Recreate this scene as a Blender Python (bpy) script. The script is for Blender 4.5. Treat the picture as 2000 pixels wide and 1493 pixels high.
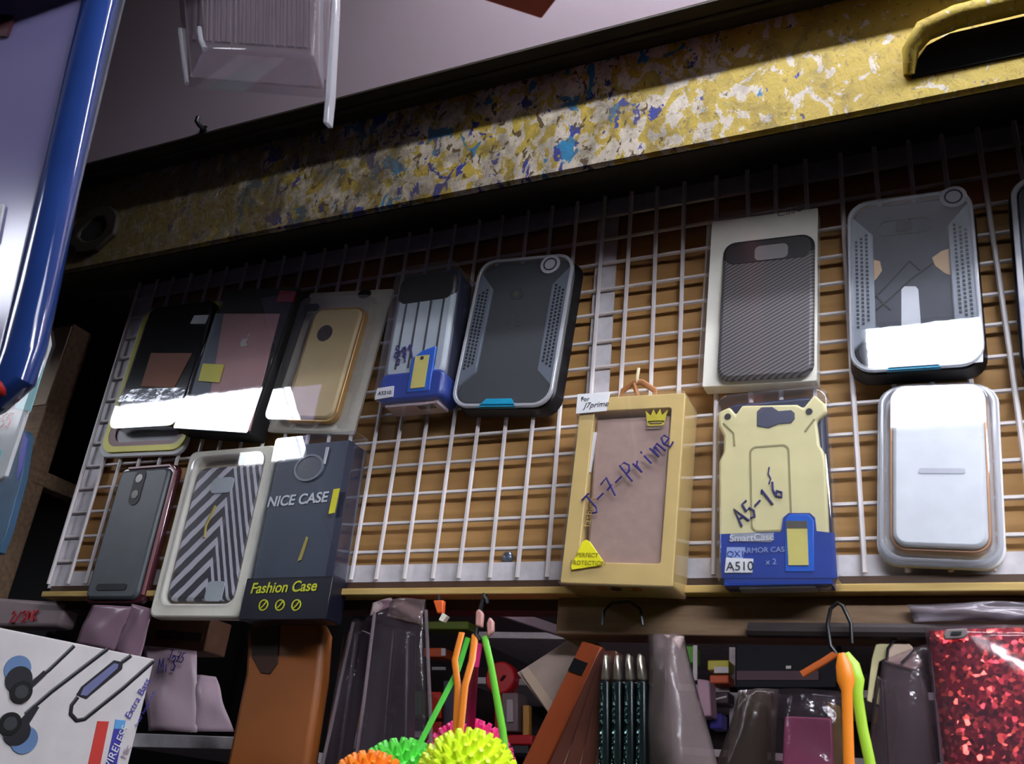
import bpy, math, random
from mathutils import Vector, Matrix
random.seed(7)
for o in list(bpy.data.objects): bpy.data.objects.remove(o, do_unlink=True)
S = bpy.context.scene
COL = S.collection
c = 0.0254            # one mesh cell of the wire grid = one inch
Z0 = 1.9              # height of the grid's reference row above the floor
# ------------------------------------------------------------------ camera
F = 1869.33
RM = Matrix(((0.90748113, -0.09585401, 0.40901101), (-0.09615564, 0.90037785, 0.42435106), (-0.40894021, -0.42441929, 0.807859)))
CU = Vector((18.33242528, 11.94658484, -26.12278624))
# grid coordinates: u right along the grid, v down, w into the shop (cells)
def W(u, v, w): return Vector((u*c, w*c, Z0 - v*c))
def at(px, py, w=0.0):
    r = RM.transposed() @ Vector(((px-1000)/F, (py-746.5)/F, 1.0))
    return CU + r*((w-CU.z)/r.z)
cam = bpy.data.cameras.new('camera'); co = bpy.data.objects.new('camera', cam); COL.objects.link(co)
cam.sensor_width = 36.0; cam.lens = F/2000*36.0; cam.clip_start = 0.01
def wdir(v): return Vector((v[0], v[2], -v[1]))
right, down, fwd = wdir(RM[0]), wdir(RM[1]), wdir(RM[2])
M = Matrix((right, -down, -fwd)).transposed().to_4x4(); M.translation = W(*CU)
co.matrix_world = M
cam.dof.use_dof = True; cam.dof.focus_distance = 0.86; cam.dof.aperture_fstop = 16
S.camera = co
# ------------------------------------------------------------------ world and exposure
wd = bpy.data.worlds.new('world'); S.world = wd; wd.use_nodes = True
wd.node_tree.nodes['Background'].inputs[0].default_value = (0.5, 0.5, 0.6, 1)
wd.node_tree.nodes['Background'].inputs[1].default_value = 0.05
S.view_settings.view_transform = 'Standard'; S.view_settings.look = 'None'
S.view_settings.exposure = 0.0; S.view_settings.gamma = 1.0; S.view_settings.use_curve_mapping = False
KEY_L, REFL_L, STRIP_L = 112.0, 9.5, 72.0      # radiance of the ceiling tube and light boxes; the last is the added key strip
# ------------------------------------------------------------------ materials
def lin(x):
    x /= 255.0
    return x/12.92 if x <= 0.04045 else ((x+0.055)/1.055)**2.4
def rgb(t): return (lin(t[0]), lin(t[1]), lin(t[2]), 1.0)
MATS = {}
def mat(name, col, rough=0.5, metal=0.0, spec=0.5, var=0.12, scale=40.0, bump=0.0, coat=0.0):
    if name in MATS: return MATS[name]
    m = bpy.data.materials.new(name); m.use_nodes = True; nt = m.node_tree; b = nt.nodes['Principled BSDF']
    tc = nt.nodes.new('ShaderNodeTexCoord'); nz = nt.nodes.new('ShaderNodeTexNoise')
    nz.inputs['Scale'].default_value = scale; nz.inputs['Detail'].default_value = 4
    nt.links.new(tc.outputs['Object'], nz.inputs['Vector'])
    mx = nt.nodes.new('ShaderNodeMix'); mx.data_type = 'RGBA'; mx.blend_type = 'MULTIPLY'; mx.inputs[0].default_value = var*3
    mx.inputs[6].default_value = rgb(col)
    nt.links.new(nz.outputs['Fac'], mx.inputs[7])
    # noise is centred on a half: lift it so that the mean colour stays
    mr = nt.nodes.new('ShaderNodeMapRange'); mr.inputs[1].default_value = 0.2; mr.inputs[2].default_value = 0.8
    mr.inputs[3].default_value = 0.7; mr.inputs[4].default_value = 1.3; mr.clamp = False
    nt.links.new(nz.outputs['Fac'], mr.inputs[0]); nt.links.new(mr.outputs[0], mx.inputs[7])
    nt.links.new(mx.outputs[2], b.inputs['Base Color'])
    b.inputs['Roughness'].default_value = rough; b.inputs['Metallic'].default_value = metal
    b.inputs['Specular IOR Level'].default_value = spec; b.inputs['Coat Weight'].default_value = coat
    b.inputs['Coat Roughness'].default_value = 0.06
    if bump:
        bp = nt.nodes.new('ShaderNodeBump'); bp.inputs['Strength'].default_value = bump; bp.inputs['Distance'].default_value = 0.002
        nt.links.new(nz.outputs['Fac'], bp.inputs['Height']); nt.links.new(bp.outputs[0], b.inputs['Normal'])
    MATS[name] = m; return m
def film(name, tint=(255, 255, 255), ior=1.6, rough=0.03, milk=0.0, milkcol=(220, 220, 225), bump=0.0, scale=30.0):
    if name in MATS: return MATS[name]
    m = bpy.data.materials.new(name); m.use_nodes = True; nt = m.node_tree; nt.nodes.clear()
    out = nt.nodes.new('ShaderNodeOutputMaterial'); tr = nt.nodes.new('ShaderNodeBsdfTransparent'); gl = nt.nodes.new('ShaderNodeBsdfGlossy')
    df = nt.nodes.new('ShaderNodeBsdfDiffuse'); m1 = nt.nodes.new('ShaderNodeMixShader'); m2 = nt.nodes.new('ShaderNodeMixShader'); fr = nt.nodes.new('ShaderNodeFresnel')
    tr.inputs[0].default_value = rgb(tint); gl.inputs['Roughness'].default_value = rough; gl.inputs[0].default_value = (1, 1, 1, 1)
    df.inputs[0].default_value = rgb(milkcol); m1.inputs[0].default_value = milk; ge = nt.nodes.new('ShaderNodeNewGeometry'); k1 = nt.nodes.new('ShaderNodeMath'); k1.operation = 'MULTIPLY_ADD'; k1.inputs[1].default_value = -2.0; k1.inputs[2].default_value = 1.0
    k2 = nt.nodes.new('ShaderNodeMath'); k2.operation = 'POWER'; k2.inputs[0].default_value = ior
    nt.links.new(ge.outputs['Backfacing'], k1.inputs[0]); nt.links.new(k1.outputs[0], k2.inputs[1]); nt.links.new(k2.outputs[0], fr.inputs[0])   # the same sheet from either side
    nz = nt.nodes.new('ShaderNodeTexNoise'); tc = nt.nodes.new('ShaderNodeTexCoord'); nt.links.new(tc.outputs['Object'], nz.inputs['Vector'])
    nz.inputs['Scale'].default_value = scale; nz.inputs['Detail'].default_value = 3
    bp = nt.nodes.new('ShaderNodeBump'); bp.inputs['Strength'].default_value = max(bump, 0.02); bp.inputs['Distance'].default_value = 0.002
    nt.links.new(nz.outputs['Fac'], bp.inputs['Height']); nt.links.new(bp.outputs[0], gl.inputs['Normal'])
    nt.links.new(tr.outputs[0], m1.inputs[1]); nt.links.new(df.outputs[0], m1.inputs[2]); nt.links.new(m1.outputs[0], m2.inputs[1])
    nt.links.new(gl.outputs[0], m2.inputs[2]); nt.links.new(fr.outputs[0], m2.inputs[0]); nt.links.new(m2.outputs[0], out.inputs[0])
    MATS[name] = m; return m
def emit(name, col, strength):
    m = bpy.data.materials.new(name); m.use_nodes = True; nt = m.node_tree; nt.nodes.clear()
    out = nt.nodes.new('ShaderNodeOutputMaterial'); e = nt.nodes.new('ShaderNodeEmission'); e.inputs[0].default_value = rgb(col); e.inputs[1].default_value = strength
    nt.links.new(e.outputs[0], out.inputs[0]); return m
# ------------------------------------------------------------------ mesh helpers (units: cells; x right, y into the shop, z up)
class MB:
    def __init__(s): s.v = []; s.f = []
    def add(s, vs, fs):
        n = len(s.v); s.v += [tuple(p) for p in vs]; s.f += [tuple(i+n for i in q) for q in fs]; return s
    def box(s, x0, x1, y0, y1, z0, z1):
        return s.add([(x0, y0, z0), (x1, y0, z0), (x1, y1, z0), (x0, y1, z0), (x0, y0, z1), (x1, y0, z1), (x1, y1, z1), (x0, y1, z1)],
                     [(0, 3, 2, 1), (4, 5, 6, 7), (0, 1, 5, 4), (1, 2, 6, 5), (2, 3, 7, 6), (3, 0, 4, 7)])
    def prism(s, pts, y0, y1, pts2=None):           # outline in (x, z), counter-clockwise seen from the front (-y); y0 = front
        n = len(pts); p2 = pts2 or pts
        vs = [(x, y0, z) for x, z in pts] + [(x, y1, z) for x, z in p2]
        fs = [tuple(range(n)), tuple(range(2*n-1, n-1, -1))] + [(i, n+i, n+(i+1) % n, (i+1) % n) for i in range(n)]
        return s.add(vs, fs)
    def open_tray(s, pts, y0, y1, pts2=None):       # front face and sides, open at the back
        n = len(pts); p2 = pts2 or pts
        return s.add([(x, y0, z) for x, z in pts] + [(x, y1, z) for x, z in p2], [tuple(range(n))] + [(i, n+i, n+(i+1) % n, (i+1) % n) for i in range(n)])
    def ring(s, po, pi, y0, y1):
        n = len(po); vs = [(x, y0, z) for x, z in po]+[(x, y0, z) for x, z in pi]+[(x, y1, z) for x, z in po]+[(x, y1, z) for x, z in pi]; fs = []
        for i in range(n):
            j = (i+1) % n
            fs += [(i, j, n+j, n+i), (2*n+i, 3*n+i, 3*n+j, 2*n+j), (i, 2*n+i, 2*n+j, j), (n+i, n+j, 3*n+j, 3*n+i)]
        return s.add(vs, fs)
    def tube(s, path, r, n=8, closed=False, flat=1.0):
        P = [Vector(p) for p in path]; m = len(P); vs = []; fs = []
        up = Vector((0, 1, 0)) ; prev = None
        rr = r if isinstance(r, (list, tuple)) else [r]*m
        for i, p in enumerate(P):
            a = P[(i-1) % m] if (closed or i > 0) else p; b = P[(i+1) % m] if (closed or i < m-1) else p
            t = (b-a).normalized() if (b-a).length > 1e-9 else Vector((0, 0, 1))
            if prev is None:
                q = t.cross(up);  q = q if q.length > 1e-3 else t.cross(Vector((1, 0, 0)))
            else: q = prev - t*prev.dot(t)
            q.normalize(); prev = q; bn = t.cross(q)
            for k in range(n):
                an = 2*math.pi*k/n; vs.append(p + (q*math.cos(an) + bn*math.sin(an)*flat)*rr[i])
        for i in range(m if closed else m-1):
            for k in range(n):
                a = i*n+k; b = i*n+(k+1) % n; d = ((i+1) % m)*n; fs.append((a, b, d+(k+1) % n, d+k))
        if not closed: fs += [tuple(range(n-1, -1, -1)), tuple((m-1)*n+k for k in range(n))]
        return s.add(vs, fs)
    def ball(s, cx, cy, cz, rx, ry=None, rz=None, nu=16, nv=10):
        ry = ry or rx; rz = rz or rx; vs = [(cx, cy, cz+rz)]; fs = []
        for i in range(1, nv):
            th = math.pi*i/nv
            for k in range(nu):
                a = 2*math.pi*k/nu; vs.append((cx+rx*math.sin(th)*math.cos(a), cy+ry*math.sin(th)*math.sin(a), cz+rz*math.cos(th)))
        vs.append((cx, cy, cz-rz)); L = len(vs)-1
        for k in range(nu): fs.append((0, 1+k, 1+(k+1) % nu)); fs.append((L, L-nu+(k+1) % nu, L-nu+k))
        for i in range(nv-2):
            for k in range(nu): a = 1+i*nu; fs.append((a+k, a+nu+k, a+nu+(k+1) % nu, a+(k+1) % nu))
        return s.add(vs, fs)
    def disc(s, cx, cz, r, y0, y1, n=24, rz=None):
        return s.prism([(cx+r*math.cos(2*math.pi*k/n), cz+(rz or r)*math.sin(2*math.pi*k/n)) for k in range(n)], y0, y1)
    def build(s, name, m, parent=None, bevel=0.0, smooth=35, seg=2, sub=0):
        me = bpy.data.meshes.new(name); me.from_pydata([(x*c, y*c, z*c) for x, y, z in s.v], [], s.f); me.validate(); me.update()
        if smooth:
            me.shade_smooth(); me.set_sharp_from_angle(angle=math.radians(smooth))
        me.materials.append(m); o = bpy.data.objects.new(name, me); COL.objects.link(o)
        if parent: o.parent = parent
        if bevel:
            b = o.modifiers.new('bevel', 'BEVEL'); b.width = bevel*c; b.segments = seg; b.limit_method = 'ANGLE'; b.angle_limit = math.radians(40)
        if sub:
            q = o.modifiers.new('sub', 'SUBSURF'); q.levels = sub; q.render_levels = sub
        return o
def rr(x0, x1, z0, z1, r, n=6):
    out = []
    for cx, cz, a0 in ((x1-r, z0+r, -90), (x1-r, z1-r, 0), (x0+r, z1-r, 90), (x0+r, z0+r, 180)):
        for k in range(n+1):
            a = math.radians(a0+90*k/n); out.append((cx+r*math.cos(a), cz+r*math.sin(a)))
    return out
def tag(o, label=None, cat=None, group=None, kind=None):
    if label: o['label'] = label
    if cat: o['category'] = cat
    if group: o['group'] = group
    if kind: o['kind'] = kind
    return o
def thing(name, label, cat, loc, roll=0.0, group=None, yaw=0.0, pitch=0.0):
    o = bpy.data.objects.new(name, None); COL.objects.link(o); o.empty_display_size = 0.02
    o.location = W(*loc); o.rotation_euler = (pitch, roll, yaw); return tag(o, label, cat, group)
class Pack:
    """a thing hanging on a plane w: root at the bottom centre of its back, found from the four corners of its front face"""
    def __init__(s, name, label, cat, BL, BR, TR, TL, T, back=-0.08, group=None):
        wf = back-T; p = [at(*q, wf) for q in (BL, BR, TR, TL)]
        cx = sum(q.x for q in p)/4; cv = sum(q.y for q in p)/4
        rx = (p[1]-p[0]+p[2]-p[3])/2; uz = (p[3]-p[0]+p[2]-p[1])/2
        a1 = math.atan2(-rx.y, rx.x); a2 = math.atan2(uz.x, -uz.y); s.a = (a1 - a2)/2   # a2: lean to the right
        s.w = math.hypot(rx.x, rx.y); s.h = math.hypot(uz.x, uz.y); s.T = T; s.back = back; s.wf = wf
        ca, sa = math.cos(s.a), math.sin(s.a)
        s.ex = (ca, sa); s.ez = (-sa, ca)                                             # in (u, height)
        s.o = (cx - s.ez[0]*s.h/2, -cv - s.ez[1]*s.h/2)
        s.root = thing(name, label, cat, (s.o[0], -s.o[1], back), -s.a, group)
        s.x0, s.x1 = -s.w/2, s.w/2
    def L(s, px, py, dy=None):
        dy = -s.T if dy is None else dy
        q = at(px, py, s.back+dy); d = (q.x-s.o[0], -q.y-s.o[1])
        return (d[0]*s.ex[0]+d[1]*s.ex[1], d[0]*s.ez[0]+d[1]*s.ez[1])
    def poly(s, pts, dy=None):
        q = [s.L(*p, dy) for p in pts]
        ar = sum(q[i][0]*q[(i+1) % len(q)][1]-q[(i+1) % len(q)][0]*q[i][1] for i in range(len(q)))
        return q if ar > 0 else q[::-1]
    def label_text(s, body, px, py, size, m, name='lettering', dy=None, rot=0.0, shear=0.0, parent=None, bold=0.0, align='CENTER'):
        dy = -s.T-0.02 if dy is None else dy
        x, z = s.L(px, py, dy); return text(body, (x, dy, z), size, m, parent or s.root, name, rot, shear, bold, align)
def text(body, loc, size, m, parent, name='lettering', rot=0.0, shear=0.0, bold=0.0, align='CENTER', extra=None):
    cu = bpy.data.curves.new(name, 'FONT'); cu.body = body; cu.size = size*c; cu.align_x = align; cu.align_y = 'CENTER'
    cu.extrude = 0.004*c; cu.shear = shear; cu.offset = bold*c; cu.materials.append(m)
    tmp = bpy.data.objects.new(name, cu); COL.objects.link(tmp); me = bpy.data.meshes.new_from_object(tmp); bpy.data.objects.remove(tmp); bpy.data.curves.remove(cu)
    me.materials.clear(); me.materials.append(m); o = bpy.data.objects.new(name, me); COL.objects.link(o); o.parent = parent
    o.matrix_local = Matrix.Translation(Vector(loc)*c) @ (extra or Matrix.Identity(4)) @ Matrix.Rotation(-rot, 4, 'Y') @ Matrix.Rotation(math.pi/2, 4, 'X')
    return o
ST = {  # hand-written strokes in a unit box
 'J': [[(.1, 1), (.9, 1)], [(.6, 1), (.6, .2), (.4, 0), (.1, .15)]], '7': [[(.1, .95), (.8, 1), (.4, 0)], [(.2, .5), (.75, .55)]], '-': [[(.1, .5), (.8, .55)]],
 'p': [[(.2, .6), (.2, -.4)], [(.2, .5), (.6, .6), (.65, .2), (.2, .1)]], 'P': [[(.2, 0), (.3, 1), (.7, .95), (.85, .7), (.6, .5), (.25, .5)]], 'r': [[(.2, .6), (.25, 0), (.3, .45), (.6, .6)]], 'i': [[(.3, .55), (.3, 0)], [(.3, .75), (.32, .8)]],
 'm': [[(.05, .6), (.1, 0), (.15, .5), (.35, .55), (.4, 0), (.45, .5), (.7, .55), (.8, 0)]], 'e': [[(.1, .3), (.7, .35), (.6, .6), (.3, .6), (.1, .3), (.3, 0), (.75, .1)]],
 'A': [[(.05, 0), (.45, 1), (.85, 0)], [(.2, .4), (.7, .4)]], '5': [[(.8, 1), (.3, 1), (.2, .55), (.6, .6), (.75, .3), (.5, 0), (.1, .1)]], '1': [[(.3, .8), (.5, 1), (.45, 0)]],
 '6': [[(.7, 1), (.3, .6), (.2, .2), (.5, 0), (.75, .25), (.5, .5), (.25, .3)]], '2': [[(.1, .8), (.4, 1), (.7, .75), (.1, 0), (.8, .05)]], '/': [[(.1, 0), (.7, 1)]],
 '3': [[(.1, .9), (.5, 1), (.65, .75), (.35, .52), (.7, .3), (.45, 0), (.1, .1)]], 'M': [[(.05, 0), (.15, 1), (.45, .4), (.75, 1), (.85, 0)]], 'K': [[(.15, 0), (.2, 1)], [(.8, 1), (.2, .5), (.8, 0)]],
 'S': [[(.8, .9), (.4, 1), (.15, .75), (.75, .3), (.5, 0), (.1, .1)]], '0': [[(.4, 1), (.1, .5), (.4, 0), (.75, .5), (.4, 1)]], 'f': [[(.7, 1), (.4, .9), (.35, 0)], [(.1, .5), (.6, .5)]],
 'o': [[(.4, .55), (.1, .3), (.4, 0), (.7, .3), (.4, .55)]], ' ': []}
def hand(word, x, z, size, ang, y, r, m, parent, name='handwriting', asp=0.6):
    mb = MB(); ca, sa = math.cos(ang), math.sin(ang)
    for k, ch in enumerate(word):
        for st in ST[ch]:
            path = []
            for i, (a, b) in enumerate(st):
                X = (k*0.95+a)*size*asp; Z = b*size + 0.03*size*math.sin(3*k+i); path.append((x+X*ca-Z*sa, y, z+X*sa+Z*ca))
            mb.tube(path, r, 6)
    return mb.build(name, m, parent)
# common materials
m_wire = mat('white_enamel_wire', (214, 206, 206), 0.45, var=0.1)
m_strip = mat('white_painted_strip', (205, 200, 205), 0.5, var=0.2, scale=90, bump=0.1)
m_black = mat('black_plastic', (14, 14, 17), 0.4)
m_blackmatte = mat('black_card', (16, 15, 17), 0.75)
m_clear = film('clear_plastic', (250, 250, 252), 1.75, 0.03, 0.03)
m_clear2 = film('clear_wrap', (245, 245, 250), 1.6, 0.12, 0.10, bump=0.5, scale=60)
m_sleeve = film('shiny_clear_lid', (250, 251, 253), 2.05, 0.015, 0.02)
m_white = mat('white_paper', (226, 226, 228), 0.6)
m_cream = mat('cream_card', (236, 232, 216), 0.55)
m_ink = mat('blue_pen_ink', (40, 34, 110), 0.5)
m_redink = mat('red_pen_ink', (165, 30, 40), 0.5)
m_blackink = mat('black_print', (30, 30, 36), 0.5)
m_navy = mat('navy_card', (28, 34, 62), 0.35)
m_blue = mat('cobalt_blue_card', (32, 62, 150), 0.3)
m_brightblue = mat('bright_blue_print', (24, 96, 205), 0.3)
m_grey = mat('dark_grey_plastic', (52, 56, 60), 0.45)
m_yellow = mat('yellow_sticker', (236, 226, 40), 0.4)
m_gold = mat('gold_card', (222, 192, 122), 0.42)
# ------------------------------------------------------------------ the room
def struct(name, mb, m, label, **k): return tag(mb.build(name, m, **k), label, 'wall' if name.startswith('wall') else name.split('_')[0], kind='structure')
CEIL = -29.0
BULK = -4.3          # face of the boxed-out wall above the beam
X0, X1, Y0, Y1 = -78, 70, -72, 34
FL = Z0/c
m_wall = mat('dim_lilac_wall_paint', (84, 76, 82), 0.8, scale=8)
def wbox(u0, u1, v0, v1, w0, w1): return MB().box(u0, u1, w0, w1, Z0/c-v1, Z0/c-v0)
struct('floor', wbox(X0, X1, FL, FL+2, Y0, Y1), mat('dark_floor_tiles', (66, 60, 58), 0.5), 'grey shop floor below the wire display')
struct('ceiling', wbox(X0, X1, CEIL-2, CEIL, Y0, Y1), mat('dark_boarded_ceiling', (62, 54, 56), 0.85, scale=6, var=0.1), 'dark ceiling high over the display')
struct('wall_back', wbox(X0, X1, CEIL, FL, Y1-2, Y1), m_wall, 'dim back wall of the shop')
struct('trim_1', wbox(X0+2, X1-2, CEIL, -12.31, BULK, Y1-2), mat('lilac_bulkhead_paint', (172, 155, 164), 0.85, scale=6, var=0.04), 'plain lilac grey bulkhead wall above the paint-flecked beam')
struct('wall_front', wbox(X0, X1, CEIL, FL, Y0, Y0+2), mat('dark_shop_front', (44, 41, 45), 0.8), 'wall behind the viewer')
struct('wall_left', wbox(X0, X0+2, CEIL, FL, Y0+2, Y1-2), m_wall, 'left side wall of the shop')
struct('wall_right', wbox(X1-2, X1, CEIL, FL, Y0+2, Y1-2), m_wall, 'right side wall of the shop')
# ------------------------------------------------------------------ lamps
def tube_lamp(u0, u1, v, w, L):
    t = thing('tube_lamp', 'white batten with a fluorescent tube under the ceiling near the beam', 'lamp', ((u0+u1)/2, CEIL, w))
    h = (u1-u0)/2; zt = CEIL - v
    MB().box(-h-0.5, h+0.5, -0.7, 0.7, -0.45, 0).build('batten', m_white, t, bevel=0.08)
    MB().tube([(-h, 0, zt), (h, 0, zt)], 0.42, 12).build('tube', emit('tube_glow', (244, 246, 255), L), t)
    for s in (-1, 1): MB().box(s*(h+0.2)-0.25, s*(h+0.2)+0.25, -0.5, 0.5, zt-0.5, -0.45).build('lamp_holder', m_white, t, bevel=0.06)
tube_lamp(8, 60, -24, -11.6, KEY_L)
def light_box(u0, u1, v0, v1, w, L, label):
    t = thing('light_box', label, 'lamp', ((u0+u1)/2, CEIL, w)); h = (u1-u0)/2
    MB().box(-h-0.4, h+0.4, -1.6, -0.05, CEIL-v1-0.3, CEIL-v0+0.3).build('housing', m_white, t, bevel=0.1)
    MB().box(-h, h, -0.05, 0.05, CEIL-v1, CEIL-v0).build('diffuser', emit('diffuser_glow', (240, 245, 255), L), t)
    for s in (-0.7, 0.7): MB().box(s*h-0.15, s*h+0.15, -0.9, -0.6, CEIL-v0+0.2, 0).build('bracket', m_white, t)
light_box(14.0, 22.6, -21.0, -13.2, -35, REFL_L, 'short white light box under the ceiling over the viewer')
light_box(23.6, 62, -16.3, -13.3, -35, STRIP_L, 'added long slim key light, unseen under the ceiling to the right of the viewer')  # added key strip, kept thin to shorten the shade edge on the grid
light_box(-57, -30, -21.0, -14.2, -35, REFL_L*1.5, 'wide white light box under the ceiling further along')
blocker = thing('added_shade_board', 'added dark board out of view, hung from the ceiling to shade the upper grid', 'board', (0, CEIL, -15))  # unseen board added to block the light boxes from the upper grid
MB().prism([(-8, CEIL+8.25), (13.5, CEIL+8.25), (13.5, CEIL+9.4), (22, CEIL+9.4), (22, CEIL+8.25), (62, CEIL+8.25), (62, 0), (-8, 0)], 0, .4).build('board', m_blackmatte, blocker); MB().box(-74, -8, 0, .4, CEIL+10.0, 0).build('board', m_blackmatte, blocker)  # lower edge and notch set where the shade falls on the cases
# ------------------------------------------------------------------ painted beam above the display
def paint_mat():
    m = bpy.data.materials.new('peeling_yellow_paint'); m.use_nodes = True; nt = m.node_tree; b = nt.nodes['Principled BSDF']
    tc = nt.nodes.new('ShaderNodeTexCoord'); L = nt.links.new
    sp = nt.nodes.new('ShaderNodeSeparateXYZ'); L(tc.outputs['Object'], sp.inputs[0])
    def noise(scale, detail=4, off=0.0, rough=0.6, dist=0.6):
        mp = nt.nodes.new('ShaderNodeMapping'); mp.inputs['Location'].default_value = (off, off*1.7, off*0.6); mp.inputs['Rotation'].default_value = (0, 0.5, 0); mp.inputs['Scale'].default_value = (1.0, 1.0, 0.7)
        n = nt.nodes.new('ShaderNodeTexNoise'); n.inputs['Scale'].default_value = scale; n.inputs['Detail'].default_value = detail
        n.inputs['Roughness'].default_value = rough; n.inputs['Distortion'].default_value = dist
        L(tc.outputs['Object'], mp.inputs[0]); L(mp.outputs[0], n.inputs['Vector']); return n.outputs['Fac']
    def mrange(x, a, b_, lo=0.0, hi=1.0):
        r = nt.nodes.new('ShaderNodeMapRange'); r.inputs[1].default_value = a; r.inputs[2].default_value = b_; r.inputs[3].default_value = lo; r.inputs[4].default_value = hi; L(x, r.inputs[0]); return r.outputs[0]
    def math_(op, x, y):
        k = nt.nodes.new('ShaderNodeMath'); k.operation = op
        for i, q in enumerate((x, y)):
            if isinstance(q, (int, float)): k.inputs[i].default_value = q
            else: L(q, k.inputs[i])
        return k.outputs[0]
    def mix(f, a, bcol):
        x = nt.nodes.new('ShaderNodeMix'); x.data_type = 'RGBA'; L(f, x.inputs[0])
        if isinstance(a, tuple): x.inputs[6].default_value = rgb(a)
        else: L(a, x.inputs[6])
        x.inputs[7].default_value = rgb(bcol); return x.outputs[2]
    X = sp.outputs[0]
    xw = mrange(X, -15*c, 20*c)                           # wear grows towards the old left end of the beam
    col = mix(noise(14, 3), (214, 190, 82), (198, 166, 60))
    mid = math_('MULTIPLY', mrange(X, -22*c, -2*c), mrange(X, 18*c, 9*c))      # flaking is densest along the middle
    thr = mrange(mid, 0, 1, 0.0, 0.14)
    def flake(n, t, w=0.02): return mrange(math_('ADD', n, thr), t, t+w)
    col = mix(flake(noise(78, 5, 1.3), 0.60), col, (226, 214, 196))
    col = mix(flake(noise(58, 4, 7.7), 0.72), col, (40, 60, 160))
    col = mix(flake(noise(40, 3, 3.1), 0.735), col, (40, 140, 190))
    col = mix(flake(noise(110, 4, 9.4), 0.74), col, (96, 78, 48))
    col = mix(math_('MULTIPLY', mrange(noise(240, 3, 4.4), 0.58, 0.66), 0.6), col, (130, 108, 62))
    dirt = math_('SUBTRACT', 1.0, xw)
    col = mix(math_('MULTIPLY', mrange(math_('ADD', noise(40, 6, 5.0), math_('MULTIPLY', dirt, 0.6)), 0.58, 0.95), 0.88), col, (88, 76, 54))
    L(col, b.inputs['Base Color']); b.inputs['Roughness'].default_value = 0.55; b.inputs['Specular IOR Level'].default_value = 0.3
    bp = nt.nodes.new('ShaderNodeBump'); bp.inputs['Strength'].default_value = 0.8; bp.inputs['Distance'].default_value = 0.0015
    L(noise(90, 5, 2.2), bp.inputs['Height']); L(bp.outputs[0], b.inputs['Normal']); return m
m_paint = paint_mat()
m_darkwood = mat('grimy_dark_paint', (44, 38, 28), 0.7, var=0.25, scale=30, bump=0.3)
bx0, bx1 = -18.6, 50
beam = thing('painted_beam', 'peeling yellow painted beam with blue and white flecks running over the wire display', 'beam', (0, 0, 0))
def strip(prof, x0, x1):                                  # profile in (w, v), swept along u
    mb = MB(); n = len(prof); mb.v = [(x0, w, -v) for w, v in prof]+[(x1, w, -v) for w, v in prof]
    mb.f = [tuple(range(n-1, -1, -1)), tuple(range(n, 2*n))]+[(i, (i+1) % n, n+(i+1) % n, n+i) for i in range(n)]
    ar = sum(prof[i][0]*prof[(i+1) % n][1]-prof[(i+1) % n][0]*prof[i][1] for i in range(n))
    if ar < 0: mb.f = [q[::-1] for q in mb.f]
    return mb
# (w, v): front face from the lower lip up to the moulding
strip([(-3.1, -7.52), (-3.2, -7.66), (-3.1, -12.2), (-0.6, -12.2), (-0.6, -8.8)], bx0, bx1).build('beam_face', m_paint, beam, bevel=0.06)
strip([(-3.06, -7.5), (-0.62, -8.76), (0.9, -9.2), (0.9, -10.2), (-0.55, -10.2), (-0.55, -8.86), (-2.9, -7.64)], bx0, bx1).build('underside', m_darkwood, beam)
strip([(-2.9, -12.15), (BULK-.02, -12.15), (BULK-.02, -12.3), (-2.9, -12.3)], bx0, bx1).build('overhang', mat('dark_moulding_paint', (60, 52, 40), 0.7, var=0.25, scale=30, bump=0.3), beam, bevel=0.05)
strip([(-3.65, -12.02), (-3.85, -12.06), (-3.85, -12.16), (-3.65, -12.16)], bx0, bx1).build('moulding', MATS['dark_moulding_paint'], beam, bevel=0.04)
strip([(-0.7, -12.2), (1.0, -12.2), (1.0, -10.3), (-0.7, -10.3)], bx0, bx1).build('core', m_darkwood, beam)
# hooded slot at the right of the beam
a0 = at(1785, 128, -3.3); a1 = at(2000, 62, -3.3)
hz = -(a0.y+at(2000, 88, -3.3).y)/2
hood = MB()
pth = [(a0.x-0.15, -3.25, hz-0.2), (a0.x-0.05, -3.5, hz+0.45), (a0.x+0.35, -3.62, hz+0.95), (a0.x+1.2, -3.66, hz+1.15), (a0.x+4, -3.66, hz+1.2), (a0.x+9, -3.66, hz+1.2)]
hood.tube(pth, [0.15, 0.24, 0.32, 0.34, 0.34, 0.34], 14)
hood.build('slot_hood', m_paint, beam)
MB().prism([(a0.x-0.1, hz-0.3), (a0.x+9, hz-0.3), (a0.x+9, hz+1.1), (a0.x+1.0, hz+1.0), (a0.x+0.4, hz+0.75), (a0.x+0.1, hz+0.3)], -3.24, -3.0).build('slot_opening', mat('black_hollow', (8, 8, 8), 0.9), beam)
# worn iron end with its hole
e0 = at(185, 450, -3.3)
MB().ring([(e0.x+1.3*math.cos(k*math.pi/8)*(1+.12*math.sin(3*k)), -e0.y+1.2*math.sin(k*math.pi/8)) for k in range(16)], [(e0.x+0.75*math.cos(k*math.pi/8)*(1+.15*math.sin(5*k)), -e0.y+0.6*math.sin(k*math.pi/8)) for k in range(16)], -3.4, -3.12).build('end_plate', m_darkwood, beam, bevel=0.08)
MB().disc(e0.x, -e0.y, 0.75, -3.3, -3.15, rz=0.6).build('end_hole', MATS.get('black_hollow') or m_black, beam)
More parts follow.
